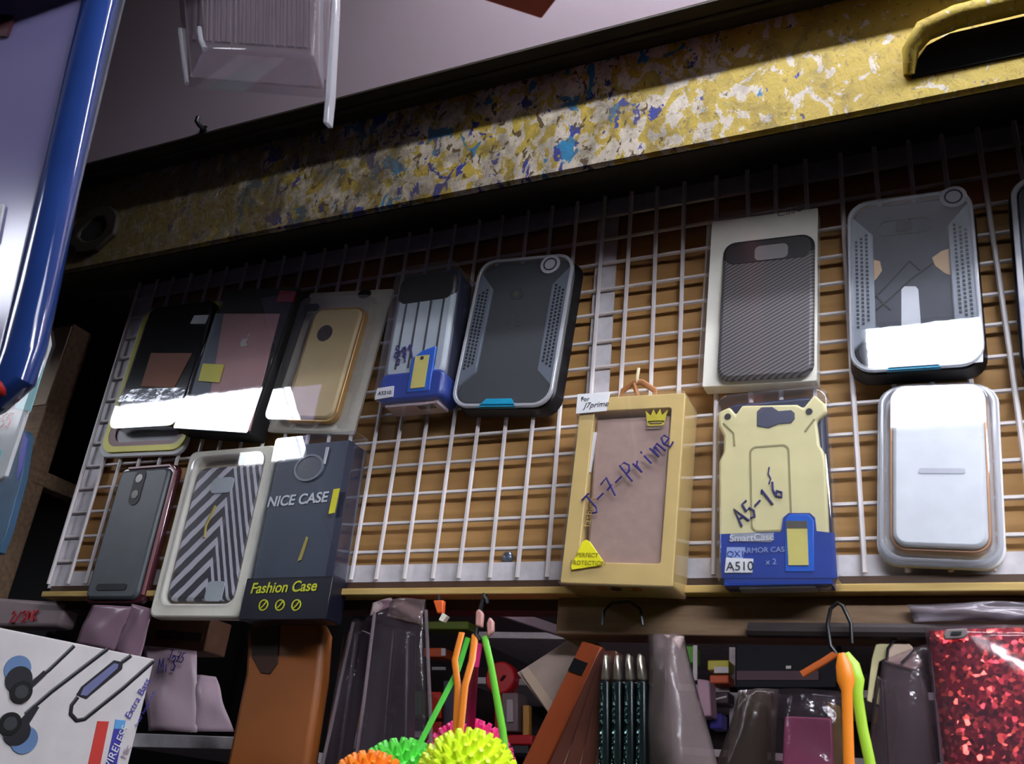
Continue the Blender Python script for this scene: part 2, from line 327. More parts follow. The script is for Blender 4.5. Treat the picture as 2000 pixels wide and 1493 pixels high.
# hook screwed into the ceiling
hk = at(400, 255, BULK)
h = MB(); h.tube([(0, 0.1, 0), (0, -0.35, 0), (-0.02, -0.5, 0.08), (0, -0.5, 0.28)], 0.09, 8).ball(0, -0.06, 0, 0.2, 0.08, 0.2)
k_ = h.build('wall_hook', m_black); k_.location = W(hk.x, hk.y, BULK); tag(k_, 'small dark hook screwed into the lilac wall just above the beam', 'hook')
# ------------------------------------------------------------------ wire grid, its frame and the board behind
gx0, gx1, gv0, gv1 = -14.2, 32, -8.75, 5.0
grid = thing('wire_grid_panel', 'white wire grid panel with flat metal frame carrying the phone cases', 'display grid', ((gx0+gx1)/2, gv1, 0))
ox = -(gx0+gx1)/2
mb = MB(); rnd = random.Random(3)
for k in range(-14, 33):
    x = k + ox + rnd.uniform(-.07, .07); mb.tube([(x+rnd.uniform(-.03, .03), -0.06, 0.05), (x+rnd.uniform(-.04, .04), -0.06, 6), (x, -0.06, gv1-gv0)], 0.075, 6)
mb.build('upright_wires', m_wire, grid)
mb = MB()
for r in range(-8, 5):
    z = gv1 - r + rnd.uniform(-.03, .03); mb.tube([(gx0+ox, 0.07, z), (0, 0.07, z+rnd.uniform(-.04, .04)), (gx1+ox, 0.07, z)], 0.07, 6)
mb.build('cross_wires', m_wire, grid)
def fstrip(x0, x1, z0, z1): MB().box(x0, x1, 0.15, 0.21, z0, z1).build('frame_strip', m_strip, grid)
fstrip(gx0+ox-0.1, gx1+ox, -0.05, 0.6); fstrip(gx0+ox-0.1, gx1+ox, gv1-gv0-0.75, gv1-gv0)
fstrip(gx0+ox-0.1, gx0+ox+1.0, 0.6, gv1-gv0-0.75); s8 = at(1172, 650, .15).x; fstrip(s8+ox-0.35, s8+ox+0.42, 0.6, gv1-gv0-0.75)
def wood(name, col, dark, scale=1.0):
    m = mat(name, col, 0.6, var=0.0); nt = m.node_tree; b = nt.nodes['Principled BSDF']
    tc = nt.nodes.new('ShaderNodeTexCoord'); mp = nt.nodes.new('ShaderNodeMapping'); mp.inputs['Scale'].default_value = (6*scale, 60*scale, 60*scale)
    n = nt.nodes.new('ShaderNodeTexNoise'); n.inputs['Scale'].default_value = 3; n.inputs['Detail'].default_value = 6
    nt.links.new(tc.outputs['Object'], mp.inputs[0]); nt.links.new(mp.outputs[0], n.inputs['Vector'])
    cr = nt.nodes.new('ShaderNodeValToRGB'); cr.color_ramp.elements[0].position = 0.3; cr.color_ramp.elements[0].color = rgb(dark); cr.color_ramp.elements[1].position = 0.7; cr.color_ramp.elements[1].color = rgb(col)
    nt.links.new(n.outputs['Fac'], cr.inputs[0]); nt.links.new(cr.outputs[0], b.inputs['Base Color']); b.inputs['Specular IOR Level'].default_value = 0.25; return m
m_board = wood('plywood', (184, 142, 90), (166, 124, 74), 0.5)
board = MB().box(-13.9, 40, 0.42, 0.9, -5.25, 8.9).build('plywood_board', m_board); board.location = W(0, 0, 0)
tag(board, 'tan plywood board behind the white wire grid', 'board')
rail = thing('wooden_rail', 'brown wooden rail along the lower edge of the wire grid, with a pale lip', 'rail', (0, 6.6, 0))
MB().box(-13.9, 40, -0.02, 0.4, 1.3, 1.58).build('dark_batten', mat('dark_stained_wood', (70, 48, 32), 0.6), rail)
MB().box(-13.9, 40, -0.35, 0.95, 1.08, 1.3).build('pale_lip', wood('pale_wood', (206, 176, 110), (180, 146, 84)), rail, bevel=0.03)
r0 = at(1085, 1200, 0).x
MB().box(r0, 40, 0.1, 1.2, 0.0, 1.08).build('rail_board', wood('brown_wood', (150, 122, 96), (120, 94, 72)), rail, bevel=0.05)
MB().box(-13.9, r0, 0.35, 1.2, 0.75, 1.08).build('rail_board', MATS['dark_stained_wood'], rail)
# screw in the board
sc = at(993, 1090, 0.4)
q = MB().ball(0, 0, 0, 0.2, 0.12, 0.2, 12, 8).build('screw', mat('zinc_screw', (150, 165, 190), 0.3, 0.8)); q.location = W(sc.x, sc.y, 0.36); tag(q, 'round zinc screw head in the board under the empty stretch of grid', 'screw')
# ------------------------------------------------------------------ packages on the grid
def clear_box(P, m=None, name='clear_sleeve', x0=None, x1=None, z0=0, z1=None, T=None, r=0.12, pad=0.05):
    x0 = P.x0 if x0 is None else x0; x1 = P.x1 if x1 is None else x1; z1 = P.h if z1 is None else z1; T = T or P.T
    return MB().open_tray(rr(x0-pad, x1+pad, z0-pad, z1+pad, r, 4), -T-pad, 0).build(name, m or m_clear, P.root)
def case_shape(P, pts_rect, r, y0, y1, m, name, bevel=0.1, parent=None):
    return MB().prism(rr(*pts_rect, r), y0, y1).build(name, m, parent or P.root, bevel=bevel)
CG = 'boxed phone cases on the wire grid'
# A ---- dark glossy case with yellow and maroon border, far left of the upper row
P = Pack('phone_case_pack', 'dark glossy phone case in a yellow and maroon edged pack, far left of upper row', 'phone case', (190, 888), (350, 884), (432, 588), (268, 592), 0.45, group=CG)
w, h_ = P.w, P.h
MB().prism(rr(P.x0, P.x1, 0, h_, 0.55), -0.2, -0.02).build('backing_card', m_white, P.root, bevel=0.03)
MB().ring(rr(P.x0+.18, P.x1-.02, .18, h_-.1, .6), rr(P.x0+.4, P.x1-.2, .42, h_-.25, .55), -0.28, -0.2).build('yellow_border', m_yellow, P.root)
MB().ring(rr(P.x0+.4, P.x1-.2, .42, h_-.25, .55), rr(P.x0+.74, P.x1-.4, .6, h_-.4, .45), -0.27, -0.2).build('maroon_border', mat('maroon_print', (120, 52, 56), 0.4), P.root)
MB().prism(rr(P.x0+.95, P.x1-.1, .98, h_-.3, .4), -0.75, -0.2).build('case', mat('black_glossy_case', (14, 14, 18), 0.12, spec=0.6, coat=0.5), P.root, bevel=0.12)
pa = [(275, 755), (340, 757), (375, 690), (295, 690)]
MB().prism(P.poly(pa, -0.78), -0.785, -0.755).build('orange_insert', mat('orange_card', (150, 88, 60), 0.6), P.root)
MB().prism(P.poly([(371, 632), (400, 632), (407, 615), (379, 616)], -0.8), -0.79, -0.755).build('white_sticker', m_white, P.root)
MB().prism(P.poly([(228, 785), (355, 782), (362, 757), (240, 760)], -0.8), -0.80, -0.76).build('tape', m_clear2, P.root)
MB().open_tray(rr(P.x0+.92, P.x1-.08, .95, h_-.28, .42), -0.86, -0.2).build('clear_lid', m_sleeve, P.root)
# B ---- rose phone back in a black carton
P = Pack('phone_case_box', 'rose pink phone back with a pale fruit emblem in a black window carton', 'phone case', (345, 838), (490, 850), (577, 567), (440, 560), 0.95, group=CG)
MB().prism(rr(P.x0, P.x1, 0, P.h, .06, 2), -P.T+.05, 0).build('carton', m_blackmatte, P.root, bevel=0.03)
MB().prism(P.poly([(398, 836), (487, 842), (546, 612), (436, 612)]), -P.T+.02, -P.T+.06).build('phone_back', mat('rose_metal', (206, 150, 148), 0.4, 0.0), P.root, bevel=0.02)
MB().prism(P.poly([(352, 833), (398, 836), (436, 612), (420, 612)]), -P.T+.03, -P.T+.06).build('blue_grey_insert', mat('slate_print', (84, 92, 112), 0.4), P.root)
ax, az = P.L(478, 669)
em = MB(); o1 = []
for k in range(28):
    a = 2*math.pi*k/28; r = .2*(1+.07*math.cos(2*a)); x = r*math.cos(a); z = r*1.05*math.sin(a)
    if abs(a-math.pi/2) < .5: z -= .05*(1-abs(a-math.pi/2)/.5)
    if abs(a-3*math.pi/2) < .4: z += .03*(1-abs(a-3*math.pi/2)/.4)
    if x > .1 and abs(z-.03) < .11: x = .13-.06*math.cos((z-.03)/.11*math.pi/2)
    o1.append((ax+x, az+z))
em.prism(o1, -P.T, -P.T+.03)
em.prism([(ax+.0, az+.24), (ax+.06, az+.25), (ax+.13, az+.34), (ax+.12, az+.41), (ax+.04, az+.37)], -P.T, -P.T+.03)
em.build('emblem', mat('pale_emblem', (222, 214, 206), 0.35), P.root)
MB().prism(P.poly([(388, 745), (428, 748), (438, 713), (397, 711)]), -P.T-.03, -P.T).build('yellow_sticker', m_yellow, P.root)
MB().prism(P.poly([(540, 590), (572, 590), (578, 570), (548, 568)]), -P.T-.03, -P.T+.05).build('red_tag', mat('red_tag', (170, 26, 34), 0.4), P.root)
MB().prism(rr(P.x0+.02, P.x1-.02, .03, P.h-.03, .05, 2), -P.T-.08, -P.T-.065).build('window_film', m_sleeve, P.root)
# C ---- gold case with round hole in a clear blister
P = Pack('phone_case_blister', 'plain gold phone case with a round hole in a clear blister on grey card', 'phone case', (510, 833), (680, 842), (752, 555), (592, 560), 0.55, group=CG)
MB().prism(rr(P.x0, P.x1, 0, P.h, .08, 2), -0.1, 0).build('backing_card', mat('warm_grey_card', (196, 190, 176), 0.5), P.root)
cx0, cz0 = P.L(556, 815); cx1, cz1 = P.L(697, 600)
cxa = (P.L(556, 815)[0]+P.L(608, 606)[0])/2; cxb = (P.L(655, 818)[0]+P.L(697, 600)[0])/2
case_shape(P, (cxa, cxb, cz0, cz1, .35), .35, -0.5, -0.12, mat('gold_case', (214, 188, 136), 0.38), 'case', 0.1) if False else MB().prism(rr(cxa, cxb, cz0, cz1, .35), -0.5, -0.12).build('case', mat('gold_case', (214, 188, 136), 0.38), P.root, bevel=0.1)
MB().ring(rr(cxa-.1, cxb+.1, cz0-.1, cz1+.1, .42), rr(cxa, cxb, cz0, cz1, .35), -0.4, -0.12).build('case_band', mat('deep_gold_band', (196, 152, 84), 0.3, 0.3), P.root, bevel=0.03)
hx, hz_ = P.L(633, 650); MB().disc(hx, hz_, .34, -.52, -.49).build('logo_hole', mat('brown_hole', (58, 46, 38), 0.5), P.root)
hx, hz_ = P.L(607, 600); MB().prism(rr(hx-.35, hx+.35, hz_-.16, hz_+.16, .15), -.52, -.49).build('camera_slot', m_black, P.root)
hx, hz_ = P.L(700, 563); MB().disc(hx, hz_, .3, -.12, -.09, rz=.2).build('hang_hole', m_black, P.root)
MB().open_tray(rr(P.x0+.25, P.x1-.35, .25, cz1+.4, .3), -.75, -.1, rr(P.x0+.1, P.x1-.2, .1, cz1+.55, .35)).build('clear_blister', m_sleeve, P.root)
# ---- armoured cases in moulded boxes
def armour_blister(name, label, BL, BR, TR, TL, T, grips, handw=None, logo=None, tan=False, sticker=None, teal=None):
    P = Pack(name, label, 'phone case', BL, BR, TR, TL, T, group=CG)
    x0, x1, h = P.x0, P.x1, P.h; f = -P.T
    MB().prism(rr(x0+.12, x1-.12, .12, h-.12, .6), f+.3, 0, rr(x0, x1, 0, h, .6)).build('tray', m_black, P.root, bevel=0.06)
    MB().prism(rr(x0+.22, x1-.22, .2, h-.2, .55), f+.12, f+.32).build('case', mat('charcoal_case', (46, 49, 52), 0.5, var=0.08) if not tan else mat('slate_case', (48, 51, 62), 0.4, var=0.08), P.root, bevel=0.1)
    m_g = mat('grey_grip', (150, 156, 164), 0.4)
    gw = .62
    for s in (-1, 1):
        xo = x1-.16 if s > 0 else x0+.16; xi = xo-s*gw
        pts = [(xo, .75), (xo, h-.9), (xo-s*.05, h-.55), (xi, h-1.25), (xi, 1.35)]
        if s > 0: pts = pts[::1]
        ar = sum(pts[i][0]*pts[(i+1) % 5][1]-pts[(i+1) % 5][0]*pts[i][1] for i in range(5))
        g = MB().prism(pts if ar > 0 else pts[::-1], f+.02, f+.2).build('side_grip', m_g, P.root, bevel=0.04)
        d = MB()
        for cidx in range(3):
            for k in range(22):
                z = 1.45+k*.135 + .1*cidx; xx = xo-s*(.16+.14*cidx)
                d.box(xx-.035, xx+.035, f-.005, f+.03, z, z+.07)
        d.build('dot_columns', m_blackink, g)
    if teal:
        MB().prism([(-.75, .06), (.6, .06), (.42, .34), (-.5, .34)], f-.02, f+.14).build('teal_label', mat('teal_print', (34, 150, 190), 0.35), P.root)
    if sticker:
        sx, sz = P.L(*sticker); d = MB().disc(sx, sz, .36, f-.03, f+.0).build('round_sticker', mat('silver_sticker', (176, 172, 182), 0.35), P.root)
        MB().ring([(sx+.25*math.cos(k*.39), sz+.25*math.sin(k*.39)) for k in range(16)], [(sx+.2*math.cos(k*.39), sz+.2*math.sin(k*.39)) for k in range(16)], f-.04, f-.025).build('sticker_ring', m_blackink, d)
    MB().ring(rr(x0+.08, x1-.08, .06, h-.06, .62), rr(x0+.2, x1-.2, .18, h-.18, .54), f-.02, f+.12).build('lid_rim', film('frosted_rim', (235, 238, 245), 1.7, 0.08, 0.45), P.root, bevel=0.03)
    return P
P = armour_blister('armour_case_box', 'charcoal armoured phone case with grey side grips and teal label, beside the silver ribbed one', (875, 793), (1085, 803), (1122, 490), (935, 508), .8, None, sticker=(1075, 517), teal=True)
lx, lz = P.L(1008, 572); f = -P.T
lens = MB(); lens.prism(rr(lx-.28, lx+.22, lz-.2, lz+.2, .15), f+.08, f+.13); lens.build('camera_opening', m_black, P.root)
MB().disc(lx-.02, lz, .12, f+.06, f+.1).build('lens', mat('olive_lens', (96, 92, 64), 0.2), P.root)
hand('S', lx-1.2, lz-1.9, .6, .3, f+.1, .035, mat('dark_red_ink', (60, 30, 40), 0.5), P.root); hand('f3', lx-.1, lz-1.4, .5, .3, f+.1, .03, MATS['dark_red_ink'], P.root)
MB().prism(rr(P.x0+.2, P.x1-.2, .18, P.h-.18, .54), f+.0, f+.01).build('lid', film('dull_lid', (225, 228, 232), 1.35, 0.2, 0.05), P.root)
P = armour_blister('armour_case_box', 'slate armoured phone case with tan hexagon cut-outs and grey dotted grips', (1655, 735), (1937, 712), (1900, 365), (1648, 392), .85, None, sticker=(1862, 385), teal=True, tan=True)
f = -P.T
m_tan = mat('tan_insert', (222, 184, 140), 0.5)
for pts in ([(1690, 560), (1712, 540), (1722, 525), (1718, 507), (1690, 500)], [(1868, 477), (1868, 538), (1845, 530), (1826, 515), (1820, 500), (1838, 487)]):
    MB().prism(P.poly(pts), f+.1, f+.13).build('cut_out', m_tan, P.root)
MB().prism(P.poly([(1760, 655), (1800, 655), (1793, 562), (1788, 556), (1766, 556), (1760, 562)]), f+.1, f+.13).build('cut_out', m_white, P.root)  # cut-out column painted white, as blown out by glare
MB().prism(P.poly([(1716, 722), (1920, 704), (1920, 644), (1726, 654), (1716, 668)]), f+.1, f+.125).build('painted_glare', m_white, P.root, bevel=0.01)  # white patch painting the light box's reflection on the case
for pts in ([(1700, 590), (1740, 548), (1776, 510), (1800, 530)], [(1735, 585), (1775, 548), (1820, 515)], [(1700, 560), (1722, 590), (1740, 605)], [(1705, 610), (1735, 585)]):
    MB().tube([(*(lambda q: (q[0],))(P.L(*p, f+.11)), f+.11, P.L(*p, f+.11)[1]) for p in pts], .035, 6).build('groove', m_blackink, P.root)
lx, lz = P.L(1765, 437); MB().ring(rr(lx-.75, lx+.75, lz-.28, lz+.28, .27), rr(lx-.68, lx+.68, lz-.21, lz+.21, .2), f+.09, f+.13).build('camera_rim', m_grey, P.root)
MB().disc(lx, lz, .24, f+.09, f+.13).build('lens', m_black, P.root)
MB().prism(rr(P.x0+.15, P.x1-.15, .13, P.h-.13, .56), f-.035, f-.03).build('lid', m_sleeve, P.root)
# N ---- partly seen at the right edge
a, b_ = at(1962, 385, -.9), at(2002, 735, -.9)
P = Pack('armour_case_box', 'black armoured case with a blue base, cut by the right edge of the view', 'phone case', (2003, 735), (2230, 735), (2175, 320), (1962, 352), .85, group=CG)
f = -P.T
MB().prism(rr(P.x0, P.x1, 0, P.h, .6), f+.25, 0).build('tray', m_black, P.root, bevel=0.06)
MB().prism(rr(P.x0+.16, P.x1-.16, .16, P.h-.16, .5), f+.05, f+.3).build('case', MATS['slate_case'], P.root, bevel=0.1)
MB().prism(rr(P.x0+.05, P.x0+1.2, .9, 2.5, .3), f-.02, f+.2).build('blue_card', m_blue, P.root, bevel=0.08)
MB().ring(rr(P.x0+.05, P.x1-.05, .05, P.h-.05, .6), rr(P.x0+.2, P.x1-.2, .2, P.h-.2, .5), f-.03, f+.1).build('lid_rim', MATS['frosted_rim'], P.root, bevel=0.03)
# ---- D silver ribbed case with blue card
P = Pack('ribbed_case_box', 'silver ribbed phone case with a blue card, tilted on the grid beside the gold one', 'phone case', (730, 796), (862, 772), (893, 535), (778, 542), 1.25, group=CG)
f = -P.T; x0, x1, h = P.x0, P.x1, P.h
MB().prism(rr(x0+.05, x1-.02, .1, h+.3, .45), f+.22, -.05).build('inner_tray', m_navy, P.root, bevel=0.1)
MB().prism(rr(x0+.1, x1-.06, .9, h+.1, .4), f+.06, f+.35).build('case', mat('silver_case', (176, 186, 192), 0.4), P.root, bevel=0.15)
rb = MB()
for k in range(4): xx = x0+.55+k*(x1-x0-1.0)/3; rb.box(xx-.03, xx+.03, f+.03, f+.1, 1.3, h-1.0)
rb.build('ribs', m_grey, P.root)
MB().prism(rr(x0+.1, x1-.06, h-1.1, h+.15, .4), f+.04, f+.34).build('case_top', m_black, P.root, bevel=0.12)
MB().prism(rr(x0+.02, x1+.02, .05, 1.15, .3), f-.0, -.02).build('blue_card', m_blue, P.root, bevel=0.12)
qx, qz = P.L(822, 722); MB().prism([(qx-.42, qz-.85), (qx+.48, qz-.85), (qx+.48, qz+.85), (qx-.05, qz+.72), (qx-.42, qz+.45)], f-.04, f+.1).build('picture_window', m_brightblue, P.root, bevel=0.04)
MB().box(qx-.26, qx+.28, f-.07, f-.03, qz-.72, qz+.5).build('phone_picture', mat('yellow_phone_print', (212, 200, 110), 0.4), P.root)
MB().disc(qx+.02, qz+.4, .07, f-.08, f-.06).build('picture_lens', m_blackink, P.root)
MB().prism(P.poly([(733, 782), (768, 776), (770, 755), (738, 760)]), f-.05, f-.0).build('white_sticker', m_white, P.root)
P.label_text('A5310', 751, 768, .2, m_blackink, 'sticker_print', f-.06)
MB().box(x0+.3, x1-.2, f+.2, -.25, -.06, .05).build('bottom_label', mat('lilac_label', (196, 178, 190), 0.5), P.root)
MB().box(x0+1.5, x1-.4, f+.3, f+.55, -.08, -.04).build('bar_code', m_blackink, P.root)
sx, sz = P.L(788, 695); hand('S71', sx-.3, sz-.35, .5, .35, f+.03, .03, m_ink, P.root)
hand('Spo', sx-.3, sz-.0, .42, .35, f+.03, .03, m_ink, P.root)
MB().open_tray(rr(x0-.03, x1+.06, -.1, h+.45, .5), f-.12, 0).build('clear_shell', m_clear, P.root)
# ---- J carbon box
P = Pack('carbon_case_box', 'black carbon-weave phone case in a white lined clear carton, upper row near the middle', 'phone case', (1365, 748), (1590, 735), (1597, 393), (1387, 424), .85, group=CG)
f = -P.T
MB().prism(rr(P.x0, P.x1, 0, P.h, .05, 2), f+.3, 0).build('liner_card', m_cream, P.root, bevel=0.02)
x0, z0 = P.L(1398, 738); x1, z1 = P.L(1590, 452); x0 = P.L(1405, 600)[0]; x1 = P.x1-.06
def carbon():
    m = mat('carbon_weave', (40, 37, 37), 0.38, var=0.0); nt = m.node_tree; b = nt.nodes['Principled BSDF']
    tc = nt.nodes.new('ShaderNodeTexCoord'); mp = nt.nodes.new('ShaderNodeMapping'); mp.inputs['Rotation'].default_value = (0, math.radians(30), 0)
    wv = nt.nodes.new('ShaderNodeTexWave'); wv.bands_direction = 'Z'; wv.inputs['Scale'].default_value = 118; wv.inputs['Distortion'].default_value = 0.4
    cr = nt.nodes.new('ShaderNodeValToRGB'); cr.color_ramp.elements[0].color = rgb((38, 35, 35)); cr.color_ramp.elements[1].color = rgb((110, 104, 104))
    nt.links.new(tc.outputs['Object'], mp.inputs[0]); nt.links.new(mp.outputs[0], wv.inputs['Vector']); nt.links.new(wv.outputs['Fac'], cr.inputs[0]); nt.links.new(cr.outputs[0], b.inputs['Base Color']); return m
MB().prism(rr(x0, x1, .06, z1, .4), f+.03, f+.3).build('case', carbon(), P.root, bevel=0.12)
MB().prism(rr(x0, x1, z1-.95, z1+.01, .4), f+.02, f+.3).build('case_top', m_black, P.root, bevel=0.12)
hx, hz_ = P.L(1506, 492); MB().prism(rr(hx-.5, hx+.5, hz_-.26, hz_+.26, .16), f+.0, f+.03).build('camera_opening', mat('grey_opening', (132, 126, 126), 0.5), P.root)
P.label_text('Case', 1540, 412, .4, mat('grey_print', (150, 146, 140), 0.5), 'lettering', f+.29, .15, .3)
clear_box(P, film('low_glare_film', (250, 250, 252), 1.3, 0.08, 0.02))
# ---- I gold carton
P = Pack('gold_case_carton', 'mauve leather phone cover in a gold window carton marked J-7-Prime in pen', 'phone case', (1088, 1138), (1318, 1148), (1334, 766), (1140, 780), 1.45, group=CG)
f = -P.T; x0, x1, h = P.x0, P.x1, P.h
MB().ring(rr(x0, x1, 0, h, .04, 2), rr(x0+.48, x1-.38, .62, h-.45, .08, 2), f, -.05).build('carton', m_gold, P.root, bevel=0.03)
MB().box(x0+.05, x1-.05, -.2, -.03, .05, h-.05).build('carton_back', mat('brown_card_liner', (120, 98, 88), 0.6), P.root)
ci = P.poly([(1139, 1112), (1292, 1115), (1308, 806), (1160, 815)])
MB().prism(ci, f+.14, -.35).build('leather_cover', mat('mauve_leather', (176, 146, 134), 0.55, bump=0.15, scale=120), P.root, bevel=0.1)
MB().prism(P.poly([(1140, 920), (1150, 920), (1163, 842), (1152, 842)]), f+.1, f+.2).build('white_tab', m_white, P.root)
kx, kz = P.L(1282, 815)
MB().prism([(kx-.26, kz-.18), (kx+.26, kz-.18), (kx+.33, kz+.2), (kx+.17, kz+.05), (kx+.1, kz+.25), (kx, kz+.06), (kx-.1, kz+.25), (kx-.17, kz+.05), (kx-.33, kz+.2)], f-.02, f+.0).build('crown_emblem', mat('crown_yellow', (206, 190, 50), 0.4), P.root)
MB().ring(rr(kx-.26, kx+.26, kz-.28, kz-.12, .07, 3), rr(kx-.2, kx+.2, kz-.24, kz-.16, .03, 3), f-.02, f+.0).build('crown_band', MATS['crown_yellow'], P.root)
MB().prism(P.poly([(1126, 811), (1186, 805), (1193, 769), (1130, 772)]), f-.08, f-.05).build('white_sticker', m_white, P.root, bevel=0.01)
P.label_text('For', 1143, 780, .2, m_blackink, 'sticker_print', f-.09); P.label_text('J7prime', 1164, 791, .25, m_blackink, 'sticker_print', f-.09, 0.05, .3)
tri = P.poly([(1119, 1115), (1176, 1106), (1180, 1098), (1154, 1060), (1146, 1056), (1139, 1060), (1117, 1108)])
MB().prism(tri, f-.08, f-.04).build('triangle_sticker', m_yellow, P.root, bevel=0.01)
P.label_text('PERFECT', 1147, 1085, .17, mat('olive_print', (140, 130, 30), 0.5), 'sticker_print', f-.09); P.label_text('PROTECTION', 1148, 1100, .17, MATS['olive_print'], 'sticker_print', f-.09)
sx, sz = P.L(1162, 990); ex_, ez_ = P.L(1305, 860); an = math.atan2(ez_-sz, ex_-sx)
hand('J-7-Prime', sx, sz-.3, .62, an, f-.05, .03, m_ink, P.root)
P.label_text('fashion', 1152, 1000, .32, mat('gold_print', (206, 170, 90), 0.4), 'side_lettering', f+.12, math.pi/2*.92)
m_pic = [mat('print_orange', (214, 130, 60), .5), mat('print_brown', (90, 66, 60), .5)]
for k, xx in enumerate((-.5, -.1, .5)): 
    MB().tube([(xx+.14*math.cos(t*.5), f+.4+.12*math.sin(t*.5), -.015) for t in range(13)], .03, 6).build('bottom_print', m_pic[k % 2], P.root)
lp = MB(); lx0 = P.L(1208, 762)[0]; lx1 = P.L(1275, 758)[0]; mxx = (lx0+lx1)/2
lp.tube([(lx0, f+.3, h-.05), (lx0+.05, f+.25, h+.3), (mxx-.1, f+.1, h+.48), (mxx+.15, f+.1, h+.48), (lx1-.02, f+.25, h+.25), (lx1, f+.3, h-.05)], .09, 8, flat=.6)
lp.tube([(mxx-.1, f+.1, h+.45), (mxx, f+.2, h+.1), (mxx+.1, f+.25, h-.0)], .07, 8)
lp.build('ribbon_loop', mat('brown_ribbon', (176, 116, 70), 0.6), P.root)
hk2 = MB(); hk2.tube([(mxx, f+.12, h+.95), (mxx, f+.05, h+.6), (mxx, f+.1, h+.45)], .05, 6).build('tag_pin', mat('cream_plastic_pin', (220, 206, 170), 0.4), P.root)
clear_box(P, m_clear)
# ---- K gold armour with blue card
P = Pack('gold_armour_box', 'pale gold armoured phone case with a blue card, marked A5-16 in pen', 'phone case', (1405, 1142), (1640, 1140), (1612, 757), (1400, 776), .95, group=CG)
f = -P.T; x0, x1, h = P.x0, P.x1, P.h
MB().prism(rr(x0+.12, x1-.12, .25, h-.1, .35), f+.25, -.02).build('inner_case', m_navy, P.root, bevel=0.12)
sh = [(1403, 1100), (1620, 1100), (1612, 900), (1608, 880), (1600, 868), (1594, 820), (1614, 803), (1612, 788), (1590, 768), (1568, 795), (1556, 788), (1448, 790), (1436, 808), (1424, 793), (1402, 803), (1402, 830), (1412, 850), (1412, 880), (1403, 900)]
m_pg = mat('pale_gold_shell', (222, 212, 158), 0.4)
MB().prism(P.poly(sh), f+.05, f+.3).build('shell', m_pg, P.root, bevel=0.07)
MB().prism(P.poly([(1478, 832), (1500, 836), (1520, 828), (1545, 826), (1552, 818), (1552, 806), (1545, 800), (1520, 802), (1508, 794), (1486, 795), (1478, 803)]), f+.02, f+.06).build('camera_opening', mat('slate_opening', (74, 76, 96), 0.35), P.root, bevel=0.02)
for px, py in ((1421, 813), (1580, 803)):
    a, b2 = P.L(px, py); MB().disc(a, b2, .09, f+.02, f+.06).build('screw_dimple', m_blackink, P.root)
rx0, rz0 = P.L(1466, 1040); rx1, rz1 = P.L(1541, 866)
MB().ring(rr(rx0, rx1, rz0, rz1, .2), rr(rx0+.05, rx1-.05, rz0+.05, rz1-.05, .17), f+.035, f+.06).build('recess_outline', mat('olive_groove', (150, 140, 96), 0.5), P.root)
for pts in ([(1412, 826), (1432, 845), (1434, 870)], [(1590, 818), (1572, 842)]):
    MB().tube([(P.L(*p)[0], f+.05, P.L(*p)[1]) for p in pts], .03, 6).build('groove', MATS['olive_groove'], P.root)
cardp = [(1410, 1130), (1636, 1130), (1630, 1042), (1595, 1038), (1592, 1012), (1582, 1003), (1540, 1003), (1530, 1012), (1526, 1040), (1405, 1044)]
MB().prism(P.poly(cardp), f-.02, f+.03).build('blue_card', m_blue, P.root)
MB().box(x0+.15, x1-.15, f, -.1, -.02, .18).build('card_bottom', m_blue, P.root)
MB().prism(P.poly([(1534, 1118), (1590, 1118), (1590, 1018), (1580, 1006), (1542, 1006), (1534, 1016)]), f-.05, f-.015).build('picture_window', m_brightblue, P.root, bevel=0.03)
MB().prism(P.poly([(1541, 1106), (1580, 1106), (1577, 1022), (1537, 1022)]), f-.08, f-.04).build('phone_picture', mat('yellow_phone_print', (212, 200, 110), 0.4), P.root)
MB().prism(P.poly([(1538, 1034), (1578, 1034), (1577, 1020), (1537, 1020)]), f-.09, f-.075).build('picture_lens_band', mat('print_grey', (84, 80, 70), .4), P.root)
MB().prism(P.poly([(1425, 1058), (1508, 1060), (1512, 1042), (1428, 1044)]), f-.04, f-.015).build('silver_strip', mat('silver_foil', (180, 186, 200), 0.3, 0.4), P.root)
P.label_text('SmartCase', 1468, 1051, .27, m_white, 'lettering', f-.06)
m_pale = mat('pale_blue_print', (150, 170, 216), 0.4)
MB().prism(P.poly([(1419, 1096), (1450, 1096), (1456, 1070), (1420, 1070)]), f-.04, f-.015).build('logo_patch', m_pale, P.root)
P.label_text('QX1', 1437, 1083, .24, m_blue, 'lettering', f-.05); P.label_text('ARMOR CASE', 1494, 1075, .2, m_pale, 'lettering', f-.04); P.label_text('x 2', 1506, 1098, .22, m_pale, 'lettering', f-.04)
MB().prism(P.poly([(1416, 1120), (1470, 1120), (1472, 1093), (1419, 1091)]), f-.06, f-.03).build('white_sticker', m_white, P.root)
P.label_text('A510', 1445, 1107, .34, m_blackink, 'sticker_print', f-.07)
MB().box(x0+.5, x1-.6, f+.2, -.25, -.06, 0).build('bottom_label', m_white, P.root)
sx, sz = P.L(1448, 1022); ex_, ez_ = P.L(1530, 962); hand('A5-16', sx, sz-.1, .52, math.atan2(ez_-sz, ex_-sx), f+.02, .03, m_ink, P.root)
MB().tube([(P.L(*p)[0], f+.03, P.L(*p)[1]) for p in ((1502, 912), (1500, 925), (1505, 935), (1501, 945))], .02, 6).build('handwriting', m_ink, P.root)
MB().open_tray(rr(x0-.04, x1+.04, -.12, h+.05, .4), f-.14, -.01).build('clear_shell', m_clear, P.root, bevel=0.15)
